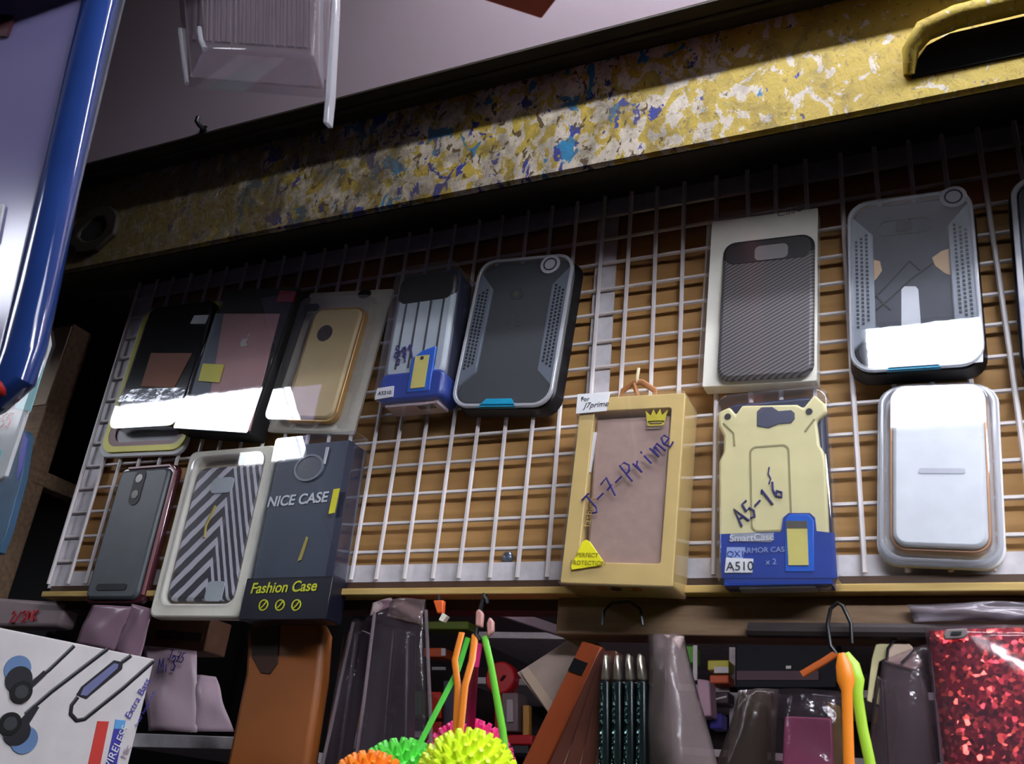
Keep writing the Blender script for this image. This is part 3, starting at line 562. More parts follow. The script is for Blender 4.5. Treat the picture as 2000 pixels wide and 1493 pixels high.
# ---- M silver case in blister
P = Pack('silver_case_blister', 'silver white phone case with a copper edge in a rounded clear blister', 'phone case', (1706, 1092), (1962, 1102), (1955, 728), (1712, 742), .75, group=CG)
f = -P.T; x0, x1, h = P.x0, P.x1, P.h
MB().prism(rr(x0, x1, 0, h, .55), -.15, 0).build('backing_card', m_white, P.root, bevel=0.03)
MB().prism(rr(x0+.42, x1-.38, .4, h-.35, .35), f+.1, -.15).build('case', mat('silver_white_case', (236, 238, 242), 0.3, 0.0), P.root, bevel=0.1)
MB().ring(rr(x0+.34, x1-.3, .32, h-.28, .42), rr(x0+.42, x1-.38, .4, h-.35, .35), f+.25, -.15).build('copper_edge', mat('copper_edge', (196, 150, 116), 0.3, 0.4), P.root, bevel=0.02)
lx, lz = P.L(1835, 917); MB().prism(rr(lx-.5, lx+.6, lz-.08, lz+.06, .06), f+.08, f+.11).build('faint_print', mat('faint_grey_print', (206, 206, 216), 0.4), P.root)
MB().open_tray(rr(x0+.3, x1-.25, .25, h-.2, .5), f-.02, -.12, rr(x0+.08, x1-.08, .08, h-.08, .55)).build('clear_blister', m_sleeve, P.root, bevel=0.08)
MB().ring(rr(x0+.05, x1-.05, .05, h-.05, .55), rr(x0+.2, x1-.2, .2, h-.2, .5), -.35, -.12).build('blister_rim', MATS['frosted_rim'], P.root, bevel=0.06)
# ---- F grey case in maroon edged shell
P = Pack('grey_case_pack', 'dark grey phone case with an oval camera slot, far left of lower row', 'phone case', (163, 1172), (272, 1182), (342, 903), (228, 912), .5, group=CG)
f = -P.T; x0, x1, h = P.x0, P.x1, P.h
MB().prism(rr(x0, x1, 0, h, .3), f+.18, -.02).build('shell', film('maroon_tint_shell', (150, 90, 100), 1.6, 0.1, 0.35, (130, 70, 82)), P.root, bevel=0.08)
MB().prism(rr(x0+.12, x1-.25, .12, h-.15, .3), f+.02, f+.3).build('case', mat('worn_grey_case', (74, 80, 84), 0.4, var=0.15, scale=60), P.root, bevel=0.12)
cxx, czz = P.L(268, 952); MB().prism(rr(cxx-.27, cxx+.27, czz-.72, czz+.72, .26), f-.01, f+.03).build('camera_opening', m_blackink, P.root)
for dz in (.35, -.3): MB().disc(cxx, czz+dz, .17, f-.03, f).build('lens', mat('brown_lens', (60, 54, 46), 0.2), P.root)
sx, sz = P.L(217, 1147); MB().prism(rr(sx-.75, sx+.75, sz-.12, sz+.12, .1), f-.01, f+.03).build('speaker_slot', m_black, P.root)
MB().tube([(x1-.08, f+.16, .3), (x1-.08, f+.16, h-.3), (x1-.4, f+.16, h-.06), (x0+.4, f+.16, h-.06)], .07, 6).build('maroon_edge', mat('maroon_edge', (132, 74, 82), 0.3), P.root)
# ---- G chevron case
P = Pack('chevron_case_blister', 'black and white chevron phone case in a cream framed blister', 'phone case', (290, 1205), (475, 1206), (524, 880), (366, 870), .65, group=CG)
f = -P.T; x0, x1, h = P.x0, P.x1, P.h
MB().ring(rr(x0, x1, 0, h, .25), rr(x0+.45, x1-.45, .5, h-.3, .4), f+.1, -.02).build('cream_tray', m_cream, P.root, bevel=0.1)
MB().box(x0+.1, x1-.1, -.12, -.01, .1, h-.1).build('tray_back', mat('pale_brown_card', (200, 186, 164), 0.6), P.root)
def chevron(x_apex):
    m = mat('chevron_print', (230, 230, 236), 0.35, var=0.0); nt = m.node_tree; b = nt.nodes['Principled BSDF']; L = nt.links.new
    tc = nt.nodes.new('ShaderNodeTexCoord'); sp = nt.nodes.new('ShaderNodeSeparateXYZ'); L(tc.outputs['Object'], sp.inputs[0])
    nz = nt.nodes.new('ShaderNodeTexNoise'); nz.inputs['Scale'].default_value = 90; L(tc.outputs['Object'], nz.inputs['Vector'])
    def mt(op, a, b2=None, c2=None):
        k = nt.nodes.new('ShaderNodeMath'); k.operation = op
        for i, q in enumerate((a, b2, c2)):
            if q is None: continue
            if isinstance(q, (int, float)): k.inputs[i].default_value = q
            else: L(q, k.inputs[i])
        return k.outputs[0]
    dx = mt('SUBTRACT', sp.outputs[0], x_apex*c)
    arm = mt('ADD', mt('MULTIPLY', mt('MAXIMUM', dx, 0.0), 2.6), mt('MULTIPLY', mt('MINIMUM', dx, 0.0), -1.0))
    t = mt('ADD', sp.outputs[2], arm); t = mt('ADD', t, mt('MULTIPLY', nz.outputs['Fac'], 0.10*c))
    fr = mt('FRACT', mt('MULTIPLY', t, 1/(0.74*c))); fr2 = mt('FRACT', mt('MULTIPLY', t, 1/(1.7*c)))
    s1 = mt('GREATER_THAN', fr, 0.55); s2 = mt('MULTIPLY', mt('GREATER_THAN', fr2, 0.75), 0.0)
    cr = nt.nodes.new('ShaderNodeMix'); cr.data_type = 'RGBA'; L(mt('MAXIMUM', s1, s2), cr.inputs[0]); cr.inputs[6].default_value = rgb((66, 62, 72)); cr.inputs[7].default_value = rgb((216, 214, 224))
    L(cr.outputs[2], b.inputs['Base Color']); return m
cxa = P.x0+.5; cxb = P.x1-.52
MB().prism(rr(cxa, cxb, .62, h-.65, .35), f+.2, -.14).build('case', chevron(cxa+(cxb-cxa)*.56), P.root, bevel=0.12)
cxx, czz = P.L(428, 945); MB().prism(rr(cxx-.5, cxx+.5, czz-.3, czz+.3, .2), f+.16, f+.22).build('camera_opening', mat('pale_grey_opening', (190, 200, 204), 0.4), P.root)
cxx, czz = P.L(412, 1150); MB().prism(rr(cxx-.35, cxx+.4, czz-.4, czz+.3, .15), f+.16, f+.22).build('pale_patch', MATS['pale_grey_opening'], P.root)
MB().tube([(P.L(*p)[0], f+.17, P.L(*p)[1]) for p in ((415, 985), (402, 1012), (396, 1025), (393, 1048))], .05, 6).build('yellow_mark', mat('mustard_mark', (190, 172, 80), 0.4), P.root)
MB().open_tray(rr(x0+.35, x1-.35, .4, h-.25, .4), f+.0, f+.12).build('clear_lid', m_clear, P.root)
# ---- H navy clear box
P = Pack('fashion_case_box', 'clear navy box printed NICE CASE with a yellow-lettered dark base', 'phone case', (482, 1205), (640, 1211), (690, 852), (533, 855), .85, group=CG)
f = -P.T; x0, x1, h = P.x0, P.x1, P.h
MB().box(x0+.05, x1-.35, f+.15, -.02, .1, h-.2).build('inner_card', mat('slate_navy_card', (66, 74, 92), 0.4, var=0.15), P.root)
MB().box(x1-.35, x1-.05, f+.12, -.02, .1, h-.4).build('side_band', m_navy, P.root)
bz = P.L(565, 1128)[1]
MB().box(x0-.06, x1+.05, f-.03, 0, -.05, bz).build('base_sleeve', mat('dark_navy_sleeve', (18, 20, 34), 0.35), P.root, bevel=0.03)
m_lime = mat('lime_print', (196, 200, 40), 0.4)
P.label_text('Fashion Case', 553, 1148, .5, m_lime, 'lettering', f-.05, 0.02, .15, bold=.008)
for px in (516, 548, 580):
    a, b2 = P.L(px, 1183); MB().ring([(a+.19*math.cos(k*.393), b2+.19*math.sin(k*.393)) for k in range(16)], [(a+.15*math.cos(k*.393), b2+.15*math.sin(k*.393)) for k in range(16)], f-.05, f-.03).build('round_icon', m_lime, P.root)
    MB().tube([(a-.08, f-.045, b2-.1), (a+.02, f-.045, b2), (a+.09, f-.045, b2+.11)], .025, 6).build('icon_mark', m_lime, P.root)
P.label_text('NICE CASE', 580, 977, .52, mat('white_print', (226, 230, 236), 0.4), 'lettering', f+.12, .02, .1, bold=.012)
a, b2 = P.L(600, 912); MB().ring([(a+.62*math.cos(k*.2618), b2+.5*math.sin(k*.2618)) for k in range(24)], [(a+.54*math.cos(k*.2618), b2+.43*math.sin(k*.2618)) for k in range(24)], f+.08, f+.16).build('camera_rim', mat('slate_rim', (120, 128, 140), 0.3), P.root)
MB().disc(a, b2, .54, f+.11, f+.16, rz=.43).build('camera_lens', mat('slate_lens', (66, 70, 80), 0.3), P.root)
MB().prism([(P.L(583, 1075)[0]+dx, P.L(583, 1075)[1]+dz) for dx, dz in ((-.05, -.35), (.08, -.3), (.2, .45), (.12, .5))], f+.11, f+.16).build('gold_flash', mat('mustard_mark', (190, 172, 80), 0.4), P.root)
MB().prism(P.poly([(643, 1005), (654, 1003), (664, 955), (653, 957)]), f-.05, f-.0).build('yellow_tag', m_yellow, P.root)
MB().prism(P.poly([(628, 905), (632, 905), (640, 872), (634, 872)]), f+.08, f+.11).build('white_mark', m_white, P.root)
clear_box(P, m_sleeve, z0=bz)
# ------------------------------------------------------------------ below and around the display
class Slab:
    """a flat thing in the plane w, its outline read off in the photograph; root at its lowest point"""
    def __init__(s, name, label, cat, pts, w, group=None, roll=0.0):
        q = [at(*p, w) for p in pts]; s.w = w; s.cx = sum(p.x for p in q)/len(q); s.bot = max(p.y for p in q)
        s.root = thing(name, label, cat, (s.cx, s.bot, w), 0, group); s.pts = pts
    def L(s, px, py, dy=0.0):
        q = at(px, py, s.w+dy); return (q.x-s.cx, s.bot-q.y)
    def poly(s, pts, dy=0.0):
        q = [s.L(*p, dy) for p in pts]
        ar = sum(q[i][0]*q[(i+1) % len(q)][1]-q[(i+1) % len(q)][0]*q[i][1] for i in range(len(q)))
        return q if ar > 0 else q[::-1]
    def part(s, name, m, pts=None, y0=-.1, y1=.1, bevel=0.0, parent=None, dy=0.0):
        return MB().prism(s.poly(pts or s.pts, dy), y0, y1).build(name, m, parent or s.root, bevel=bevel)
    def line(s, name, m, pts, r, y=0.0, parent=None, n=8, flat=1.0, closed=False):
        return MB().tube([(s.L(p[0], p[1], y)[0], y if len(p) < 3 else p[2], s.L(p[0], p[1], y)[1]) for p in pts], r, n, closed, flat).build(name, m, parent or s.root)
def sheet(S_, name, m, pts, bulge, y, nu=10, nv=14, parent=None, noise=0.0, seed=1):
    """a soft sheet between four photograph corners TL, TR, BR, BL, bulging towards the viewer"""
    rn = random.Random(seed); TL, TR, BR, BL = [S_.L(*p, y) for p in pts]; vs = []; fs = []
    ph = [rn.uniform(0, 6) for _ in range(4)]
    for j in range(nv+1):
        t = j/nv
        for i in range(nu+1):
            u = i/nu; x = (TL[0]*(1-u)+TR[0]*u)*(1-t)+(BL[0]*(1-u)+BR[0]*u)*t; z = (TL[1]*(1-u)+TR[1]*u)*(1-t)+(BL[1]*(1-u)+BR[1]*u)*t
            d = bulge*math.sin(math.pi*u)*(0.35+0.65*math.sin(math.pi*min(1, t*1.0)*.8))
            d += noise*(math.sin(9*u+3*t+ph[0])+math.sin(4*u-8*t+ph[1])*.8+math.sin(15*u+11*t+ph[2])*.4)
            vs.append((x, y-d, z))
    for j in range(nv):
        for i in range(nu): a = j*(nu+1)+i; fs.append((a, a+nu+1, a+nu+2, a+1))
    mb = MB().add(vs, fs); o = mb.build(name, m, parent or S_.root, smooth=180)
    sd = o.modifiers.new('thickness', 'SOLIDIFY'); sd.thickness = 0.02*c; return o
# ---- cupboard at the left behind the grid
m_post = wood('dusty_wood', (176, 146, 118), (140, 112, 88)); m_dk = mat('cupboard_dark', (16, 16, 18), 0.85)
pA = at(118, 700, 1.5); pB = at(72, 700, 1.5)
cb = thing('wooden_cupboard', 'dark open cupboard with dusty wooden posts, left of the wire grid', 'cupboard', (pA.x-2, 9, 1.5))
ox = -(pA.x-2)
MB().box(pA.x-1.5+ox, pA.x+.15+ox, 0, 1.2, -2, 17.3).build('post', m_post, cb, bevel=0.06)
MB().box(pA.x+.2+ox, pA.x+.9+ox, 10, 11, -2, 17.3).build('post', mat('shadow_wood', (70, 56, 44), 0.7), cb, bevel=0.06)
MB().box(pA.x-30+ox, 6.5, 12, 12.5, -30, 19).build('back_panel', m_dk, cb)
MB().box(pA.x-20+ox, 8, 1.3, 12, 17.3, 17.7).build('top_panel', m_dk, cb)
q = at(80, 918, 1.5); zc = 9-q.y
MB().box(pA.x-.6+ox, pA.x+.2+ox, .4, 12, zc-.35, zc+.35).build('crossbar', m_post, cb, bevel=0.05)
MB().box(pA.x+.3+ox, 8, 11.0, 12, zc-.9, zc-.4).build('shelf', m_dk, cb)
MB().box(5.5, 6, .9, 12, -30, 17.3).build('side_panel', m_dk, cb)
z0 = 9-at(80, 790, 1.4).y; z1 = 9-at(95, 643, 1.4).y
n = MB().box(pA.x-1.45+ox, pA.x+.1+ox, -.06, 0, z0, z1).build('beige_board', mat('beige_board', (234, 208, 178), 0.6), cb)
rp = MB()
p0 = at(117, 770, 4); p1 = at(84, 915, 4)
for sgn in (0, math.pi): rp.tube([(.14*math.cos(k*.7+sgn), .14*math.sin(k*.7+sgn), 7.0-k*.25) for k in range(29)], .13, 6)
r_ = rp.build('black_rope', m_black); r_.location = W((p0.x+p1.x)/2, p1.y, 4); tag(r_, 'black twisted cable hanging inside the dark cupboard beside the post', 'cable')
# ---- flat price packs behind the blue packet
def pricepack():
    P = Slab('price_pack', 'white and teal pack with a hand-written red price 255, left edge', 'pack', [(-70, 900), (0, 938), (100, 660), (88, 640), (20, 650)], -6)
    out = [(-80, 960), (-2, 940), (12, 930), (98, 672), (95, 648), (80, 642), (15, 648)]
    P.part('card', m_white, out, -.05, .1, bevel=0.03)
    P.part('teal_print', mat('teal_card_print', (150, 214, 216), 0.5), [(-70, 945), (-4, 925), (8, 880), (-60, 880)], -.07, -.04)
    P.part('teal_print', MATS['teal_card_print'], [(6, 792), (62, 806), (88, 720), (90, 672), (40, 664)], -.07, -.04)
    a = P.L(-10, 842); hand('255', a[0], a[1], .5, 0.05, -.12, .04, m_redink, P.root, asp=.62)
    o = P.L(5, 800); text('Price', (o[0]+.4, -.08, o[1]), .3, m_redink, P.root, 'lettering', 0.1, .3)
    MB().open_tray(P.poly([(-85, 968), (2, 948), (16, 936), (104, 672), (100, 645), (82, 636), (10, 642)]), -.25, .1).build('clear_cover', film('dull_cover', (250, 252, 252), 1.25, 0.1, 0.03), P.root, bevel=0.05)
pricepack()
P = Slab('blue_pack', 'blue and teal patterned pack hanging edge-on behind the white price pack', 'pack', [(-40, 1060), (20, 1060), (62, 880), (40, 850)], -2.5)
P.part('card', mat('blue_teal_card', (66, 100, 130), 0.5, var=0.3, scale=30), [(-40, 1085), (-2, 1080), (14, 1040), (44, 930), (56, 850), (50, 840), (20, 860)], -.05, .3, bevel=0.05)
P.part('violet_print', mat('violet_print', (92, 92, 196), 0.45), [(36, 940), (46, 915), (57, 860), (50, 846), (42, 880)], -.08, -.04)
# ---- big packet with a blue edge, near the viewer
def bluepack():
    w = -14.0
    P = Slab('blue_edged_packet', 'large clear packet with a rounded navy blue edge hanging close at upper left', 'packet', [(-300, 800), (40, 790), (240, 0), (-100, -200)], w)
    m_tube = mat('navy_glossy_edge', (40, 66, 132), 0.12, spec=0.6, coat=0.6, var=0.15, scale=20)
    path = [(226, -120), (192, 20), (166, 130), (136, 270), (106, 410), (74, 560), (44, 690), (30, 735), (-5, 765), (-60, 775)]
    pw = [P.L(*p) for p in path]
    MB().tube([(x, 0, z) for x, z in pw], .56, 16, flat=.7).build('navy_edge', m_tube, P.root)
    P.part('red_base', mat('red_card', (178, 40, 34), 0.35), [(-300, 800), (0, 786), (24, 778), (30, 758), (-20, 740), (-300, 740)], -.46, .25, bevel=0.1)
    P.part('violet_reflection', film('violet_reflection_film', (220, 212, 240), 1.5, 0.15, 0.6, (164, 156, 206)), [(-400, 760), (26, 730), (60, 600), (176, 60), (205, -60), (215, -120), (-300, -200)], .05, .12)  # violet in the clear face paints the reflected ceiling
    MB().ring(P.poly([(-420, 806), (8, 796), (34, 778), (60, 735), (96, 600), (226, 60), (256, -60), (264, -140), (-320, -240)]), P.poly([(-410, 790), (4, 785), (22, 760), (36, 715), (66, 590), (196, 60), (224, -60), (236, -140), (-320, -230)]), .0, .06).build('clear_flange', film('clear_flange', (236, 238, 246), 1.5, 0.06, 0.12), P.root)
    P.part('dark_red_mark', mat('dark_red_mark', (70, 22, 34), 0.5), [(-60, 75), (14, 72), (30, 32), (-50, 25)], -.05, .04)
    P.part('white_corner', m_white, [(-60, 560), (-6, 470), (8, 400), (-60, 420)], -.03, .04)
bluepack()
# ---- clear hanging blister near the viewer, top
def clearpack():
    w = -13.0
    P = Slab('clear_blister_pack', 'empty-looking clear blister pack with a barcode hanging close at the top', 'packet', [(350, 190), (640, 250), (660, -100), (330, -100)], w)
    m_c = film('thick_clear_blister', (244, 240, 243), 1.4, 0.05, 0.08, (210, 200, 206))
    m_edge = film('bright_clear_edge', (240, 240, 246), 2.4, 0.03, 0.4)
    t = MB(); dn = -1.3
    A = P.L(364, 170); B = P.L(636, 192); Cc = P.L(650, -120); D = P.L(340, -120)
    A2 = P.L(402, 96, dn); B2 = P.L(612, 112, dn); C2 = P.L(622, -140, dn); D2 = P.L(380, -140, dn)
    t.add([(A[0], 0, A[1]), (B[0], 0, B[1]), (Cc[0], 0, Cc[1]), (D[0], 0, D[1]), (A2[0], dn, A2[1]), (B2[0], dn, B2[1]), (C2[0], dn, C2[1]), (D2[0], dn, D2[1])],
          [(4, 5, 6, 7), (0, 1, 5, 4), (0, 4, 7, 3), (1, 2, 6, 5)])
    t.build('blister', m_c, P.root, bevel=0.1, seg=3)
    MB().prism(P.poly([(372, 150), (634, 170), (648, -110), (350, -110)], .05), .05, .12).build('label_card', film('label_film', (236, 230, 234), 1.3, 0.3, 0.2, (200, 188, 196)), P.root)
    bc = MB(); rn = random.Random(5); x = 378
    while x < 615:
        wd_ = rn.choice((2, 3, 5, 7)); q = P.poly([(x, 80+(x-390)*.07), (x+wd_, 80+(x-390)*.07), (x+wd_+2, -100), (x+2, -100)], .04); bc.prism(q, .0, .045); x += wd_+rn.choice((3, 5, 8))
    bc.build('barcode', mat('barcode_grey', (120, 106, 116), 0.6), P.root)
    MB().prism(P.poly([(636, 246), (646, 246), (652, 190), (661, 20), (664, -120), (656, -120), (652, 20), (640, 190)]), -.12, .1).build('side_flange', m_edge, P.root, bevel=0.03)
    MB().tube([(P.L(*p)[0], -.05, P.L(*p)[1]) for p in ((354, 60), (360, 110), (368, 166))], .06, 8).build('bright_edge', m_edge, P.root)
    MB().tube([(P.L(*p, dn)[0], dn, P.L(*p, dn)[1]) for p in ((389, 55), (393, 80), (400, 96))], .06, 8).build('bright_edge', m_edge, P.root)
clearpack()
# ---- red carton corner at the top edge
far = at(1058, 38, -12)
def at_v(px, py, v):
    r = RM.transposed() @ Vector(((px-1000)/F, (py-746.5)/F, 1.0)); return CU + r*((v-CU.y)/r.y)
lf, rt = at_v(915, -8, far.y), at_v(1092, -6, far.y); nr = lf+rt-far
t = thing('red_carton', 'corner of a red carton hanging in at the top edge', 'carton', far)
cc = [(p.x-far.x, p.z-far.z) for p in (far, lf, nr, rt)]
if sum(cc[i][0]*cc[(i+1) % 4][1]-cc[(i+1) % 4][0]*cc[i][1] for i in range(4)) < 0: cc = cc[::-1]
MB().add([(x, y, 0) for x, y in cc]+[(x, y, 9) for x, y in cc], [(3, 2, 1, 0), (4, 5, 6, 7)]+[(i, (i+1) % 4, 4+(i+1) % 4, 4+i) for i in range(4)]).build('carton', mat('red_carton_card', (200, 84, 70), 0.45), t, bevel=0.05)
# ---- earphone box, bottom left (stands at an angle to the grid)
class Face:
    def __init__(s, name, label, cat, TR, wR, TL, H, extra=0.0):
        a = at(*TR, wR); r = RM.transposed() @ Vector(((TL[0]-1000)/F, (TL[1]-746.5)/F, 1.0)); b = CU + r*((a.y-CU.y)/r.y)
        d = Vector((a.x-b.x, 0, a.z-b.z)); s.Wd = d.length+extra; s.ex = d.normalized(); s.n = Vector((-s.ex.z, 0, s.ex.x)); s.H = H
        s.o = Vector((a.x, a.y+H, a.z)) - s.ex*s.Wd/2
        s.root = thing(name, label, cat, s.o, 0, None, yaw=math.atan2(s.ex.z, s.ex.x))
    def L(s, px, py, dy=0.0):
        r = RM.transposed() @ Vector(((px-1000)/F, (py-746.5)/F, 1.0)); q = CU + r*(((s.o-CU).dot(s.n)+dy)/r.dot(s.n)); d = q - s.o
        return (d.dot(s.ex), -d.y)
    poly = Slab.poly; part = Slab.part; line = Slab.line
P = Face('earphone_box', 'white box printed with black earphones and a red stripe, bottom left corner', 'box', (302, 1288), -3.0, (-2, 1226), 9, 1.5)
MB().box(-P.Wd/2, P.Wd/2, 0, 2.2, 0, P.H).build('carton', mat('white_glossy_carton', (214, 208, 208), 0.4), P.root, bevel=0.04)
m_ear = mat('earphone_print', (36, 36, 42), 0.4); m_tip = mat('blue_tip_print', (104, 134, 178), 0.4)
P.line('cable_print', m_ear, [(60, 1335), (95, 1310), (145, 1262)], .055, -.02, flat=.3); P.line('cable_print', m_ear, [(50, 1395), (100, 1352), (210, 1268)], .06, -.02, flat=.3)
P.line('cable_print', m_ear, [(300, 1292), (240, 1345), (165, 1405), (150, 1408), (138, 1395), (140, 1378), (152, 1362)], .06, -.02, flat=.3)
P.line('cable_print', m_ear, [(238, 1294), (256, 1281)], .06, -.02, flat=.3)
P.part('remote_print', m_ear, [(148, 1358), (168, 1366), (238, 1308), (240, 1294), (222, 1290), (158, 1342)], -.03, .0, bevel=0.01)
P.part('remote_face', mat('slate_blue_print', (112, 116, 158), 0.4), [(156, 1358), (168, 1360), (228, 1306), (230, 1298), (222, 1296), (162, 1344)], -.05, -.02)
for tip, bod, cap in (((34, 1307), (36, 1328), (40, 1352)), ((47, 1446), (32, 1430), (18, 1414))):
    a = P.L(*tip); MB().disc(a[0], a[1], .36, -.04, 0).build('ear_tip_print', m_tip, P.root)
    a = P.L(*bod); MB().disc(a[0], a[1], .36, -.06, 0).build('earbud_print', m_ear, P.root)
    a = P.L(*cap); MB().disc(a[0], a[1], .3, -.08, 0).build('earbud_cap', m_black, P.root); MB().disc(a[0], a[1], .18, -.09, 0).build('cap_face', m_grey, P.root)
P.part('strain_relief', m_ear, [(50, 1350), (58, 1335), (85, 1310), (90, 1318), (62, 1345)], -.04, 0); P.part('strain_relief', m_ear, [(40, 1405), (66, 1378), (76, 1382), (54, 1418)], -.04, 0)
P.part('red_stripe', mat('red_print', (206, 64, 58), 0.4), [(170, 1500), (194, 1500), (212, 1410), (190, 1409)], -.03, 0)
P.part('blue_stripe', mat('indigo_print', (66, 62, 158), 0.4), [(205, 1500), (226, 1500), (241, 1425), (222, 1424)], -.03, 0)
P.part('light_blue_patch', mat('sky_print', (96, 160, 216), 0.4), [(222, 1424), (241, 1425), (245, 1408), (225, 1406)], -.035, 0)
a = P.L(268, 1365); text('Extra Bass', (a[0], -.05, a[1]), .3, MATS['indigo_print'], P.root, 'lettering', math.radians(74), 0.15)
a = P.L(224, 1465); text('WIRELESS', (a[0], -.05, a[1]), .32, m_white, P.root, 'lettering', math.radians(78), 0.1)
a = P.L(282, 1385); text('In-ear headphones', (a[0], -.05, a[1]), .15, MATS['indigo_print'], P.root, 'lettering', math.radians(74), 0.1)
a = P.L(245, 1470); text('Mic', (a[0], -.05, a[1]), .26, mat('lilac_print', (160, 140, 160), .5), P.root, 'lettering', math.radians(78), 0.1)
# ---- small packs between the earphone box and the grid
m_lil = mat('lilac_plastic_bag', (180, 156, 168), 0.35, var=0.12, scale=18, bump=0.3)
P = Slab('grey_packet', 'small grey packet with red hand-writing at the left edge above the earphone box', 'packet', [(-60, 1228), (126, 1228), (142, 1180), (-40, 1168)], 0.6)
P.part('packet', mat('grey_lilac_card', (140, 122, 126), 0.5), None, -.3, .5, bevel=0.15)
a = P.L(22, 1212, -.3); hand('2/3MK', a[0], a[1]-.1, .42, 0.05, -.36, .035, m_redink, P.root, asp=.75)
P = Slab('lilac_sheet', 'lilac plastic flap hanging below the grey phone case', 'plastic sheet', [(176, 1184), (296, 1190), (270, 1292), (150, 1262)], -.45)
m_sheet = film('lilac_sheet', (200, 176, 190), 1.45, 0.2, 0.75, (150, 120, 136))
sheet(P, 'front_flap', m_sheet, [(180, 1182), (262, 1186), (222, 1272), (148, 1256)], .15, 0, noise=.02, seed=2)
sheet(P, 'back_flap', m_sheet, [(258, 1180), (298, 1190), (272, 1294), (224, 1272)], .1, 0, noise=.02, seed=4)
P.line('cut_edge', mat('lilac_edge', (98, 74, 88), .5), [(258, 1186), (246, 1222), (224, 1270)], .02, -.15)
P = Slab('lilac_bag', 'crumpled lilac bag with blue writing beside the earphone box', 'bag', [(285, 1270), (380, 1275), (385, 1330), (455, 1370), (450, 1432), (290, 1428)], 1.2)
sheet(P, 'bag', m_lil, [(282, 1262), (382, 1272), (388, 1432), (286, 1428)], .3, -.2, noise=.05, seed=8)
sheet(P, 'bag_fold', m_lil, [(376, 1318), (420, 1322), (458, 1430), (372, 1432)], .3, 0, noise=.05, seed=9)
a = P.L(312, 1318, -.5); hand('Mi3', a[0], a[1], .5, 0.2, -.62, .025, m_ink, P.root); a = P.L(330, 1290, -.5); hand('J-75', a[0], a[1], .35, -.15, -.62, .02, m_ink, P.root)
P = Slab('brown_carton', 'small brown carton with dark print under the chevron blister', 'carton', [(292, 1275), (405, 1275), (420, 1210), (300, 1205)], 2.2)
P.part('carton', mat('brown_carton', (120, 88, 66), 0.6, var=0.25, scale=60), None, -.2, 1.0, bevel=0.05)
P.part('dark_print', mat('dark_brown_print', (60, 44, 36), .6), [(310, 1250), (400, 1256), (404, 1240), (312, 1232)], -.23, -.18)
P = Slab('white_shelf', 'white shelf edge above dark goods right of the earphone box', 'shelf', [(280, 1462), (470, 1462), (470, 1436), (280, 1430)], 2.5)
P.part('shelf_board', m_strip, [(250, 1460), (470, 1465), (470, 1440), (250, 1432)], 0, 6, bevel=0.03)
P = Slab('dark_backing', 'dark cloth covered panel behind the leather cover below the rail', 'panel', [(530, 1700), (700, 1700), (700, 1165), (530, 1165)], 13.5)
P.part('panel', mat('black_cloth', (22, 20, 22), 0.9), [(530, 1720), (700, 1720), (700, 1165), (530, 1165)], 0, .4)
# ---- shelves at the back, seen under the rail
u0 = at(640, 1200, 15).x; u1 = at(2060, 1200, 15).x
su = thing('back_shelf_unit', 'dim shelf unit with white shelf edges far behind the hanging packs', 'shelf unit', ((u0+u1)/2, 24, 15))
hw = (u1-u0)/2
MB().box(-hw, hw, 7, 7.5, 0, 24-4).build('back_panel', mat('shelf_back', (58, 50, 52), 0.8), su)
for py in (1246, 1345, 1470):
    z = 24-at(1370, py, 15).y; MB().box(-hw+8.5 if py < 1400 else -hw, hw, 0, 7, z-.15, z+.15).build('shelf', m_strip, su, bevel=0.03)
for px in (1433, 1830): x = at(px, 1290, 15).x-(u0+u1)/2; MB().box(x-.2, x+.2, 0, 7, 0, 20).build('upright', m_strip, su, bevel=0.03)
q0, q1 = at(952, 1186, 7), at(1122, 1243, 12)
MB().add([(q.x-(u0+u1)/2, q.z+dy-15, 24-q.y+dz) for q in (q0, q1) for dy in (-.4, .4) for dz in (-.2, .2)], [(0, 1, 3, 2), (4, 6, 7, 5), (0, 4, 5, 1), (2, 3, 7, 6), (0, 2, 6, 4), (1, 5, 7, 3)]).build('slanting_rail', mat('lilac_white_strip', (170, 154, 164), .5), su, bevel=.04)
def good(name, label, cat, m, pts, w=14.0, T=1.0, extra=None, group='goods on the back shelves', bevel=.06):
    P = Slab(name, label, cat, pts, w, group); P.part(name+'_body', m, None, -.05, T, bevel=bevel)
    for nm, mm, pp in (extra or []): P.part(nm, mm, pp, -.12, -.04)
    return P
R_ = lambda x0, y0, x1, y1: [(x0, y1), (x1, y1), (x1, y0), (x0, y0)]
good('orange_box', 'small orange box beside the hanging brown-black poly bag', 'box', mat('orange_pack', (214, 96, 50), .5), R_(828, 1266, 868, 1284), extra=[('white_end', m_white, R_(864, 1268, 872, 1282))])
good('green_packet', 'olive green flat packet behind the ball straps', 'packet', mat('olive_green_pack', (104, 124, 40), .5), R_(826, 1214, 915, 1230))
good('red_pouch', 'red pouch low behind the green strap', 'pouch', mat('red_pack', (206, 60, 44), .5), R_(832, 1352, 862, 1404))
good('red_pouch', 'second red pouch, just above the yellow spiky ball', 'pouch', MATS['red_pack'], R_(834, 1410, 862, 1470))
good('dark_blue_box', 'dark slate box behind the orange and pink straps', 'box', mat('slate_box', (70, 68, 86), .5), R_(866, 1330, 912, 1430), extra=[('white_print', mat('grey_print2', (150, 150, 150), .5), R_(846, 1304, 872, 1310))])
good('green_box', 'dark green box left of the straps', 'box', mat('deep_green_pack', (24, 78, 36), .5), R_(800, 1350, 824, 1400), w=13)
P = good('red_gauge', 'round red toy face on a red stand right of the green strap', 'toy', mat('crimson_pack', (190, 30, 40), .4), R_(966, 1346, 996, 1425), w=13)
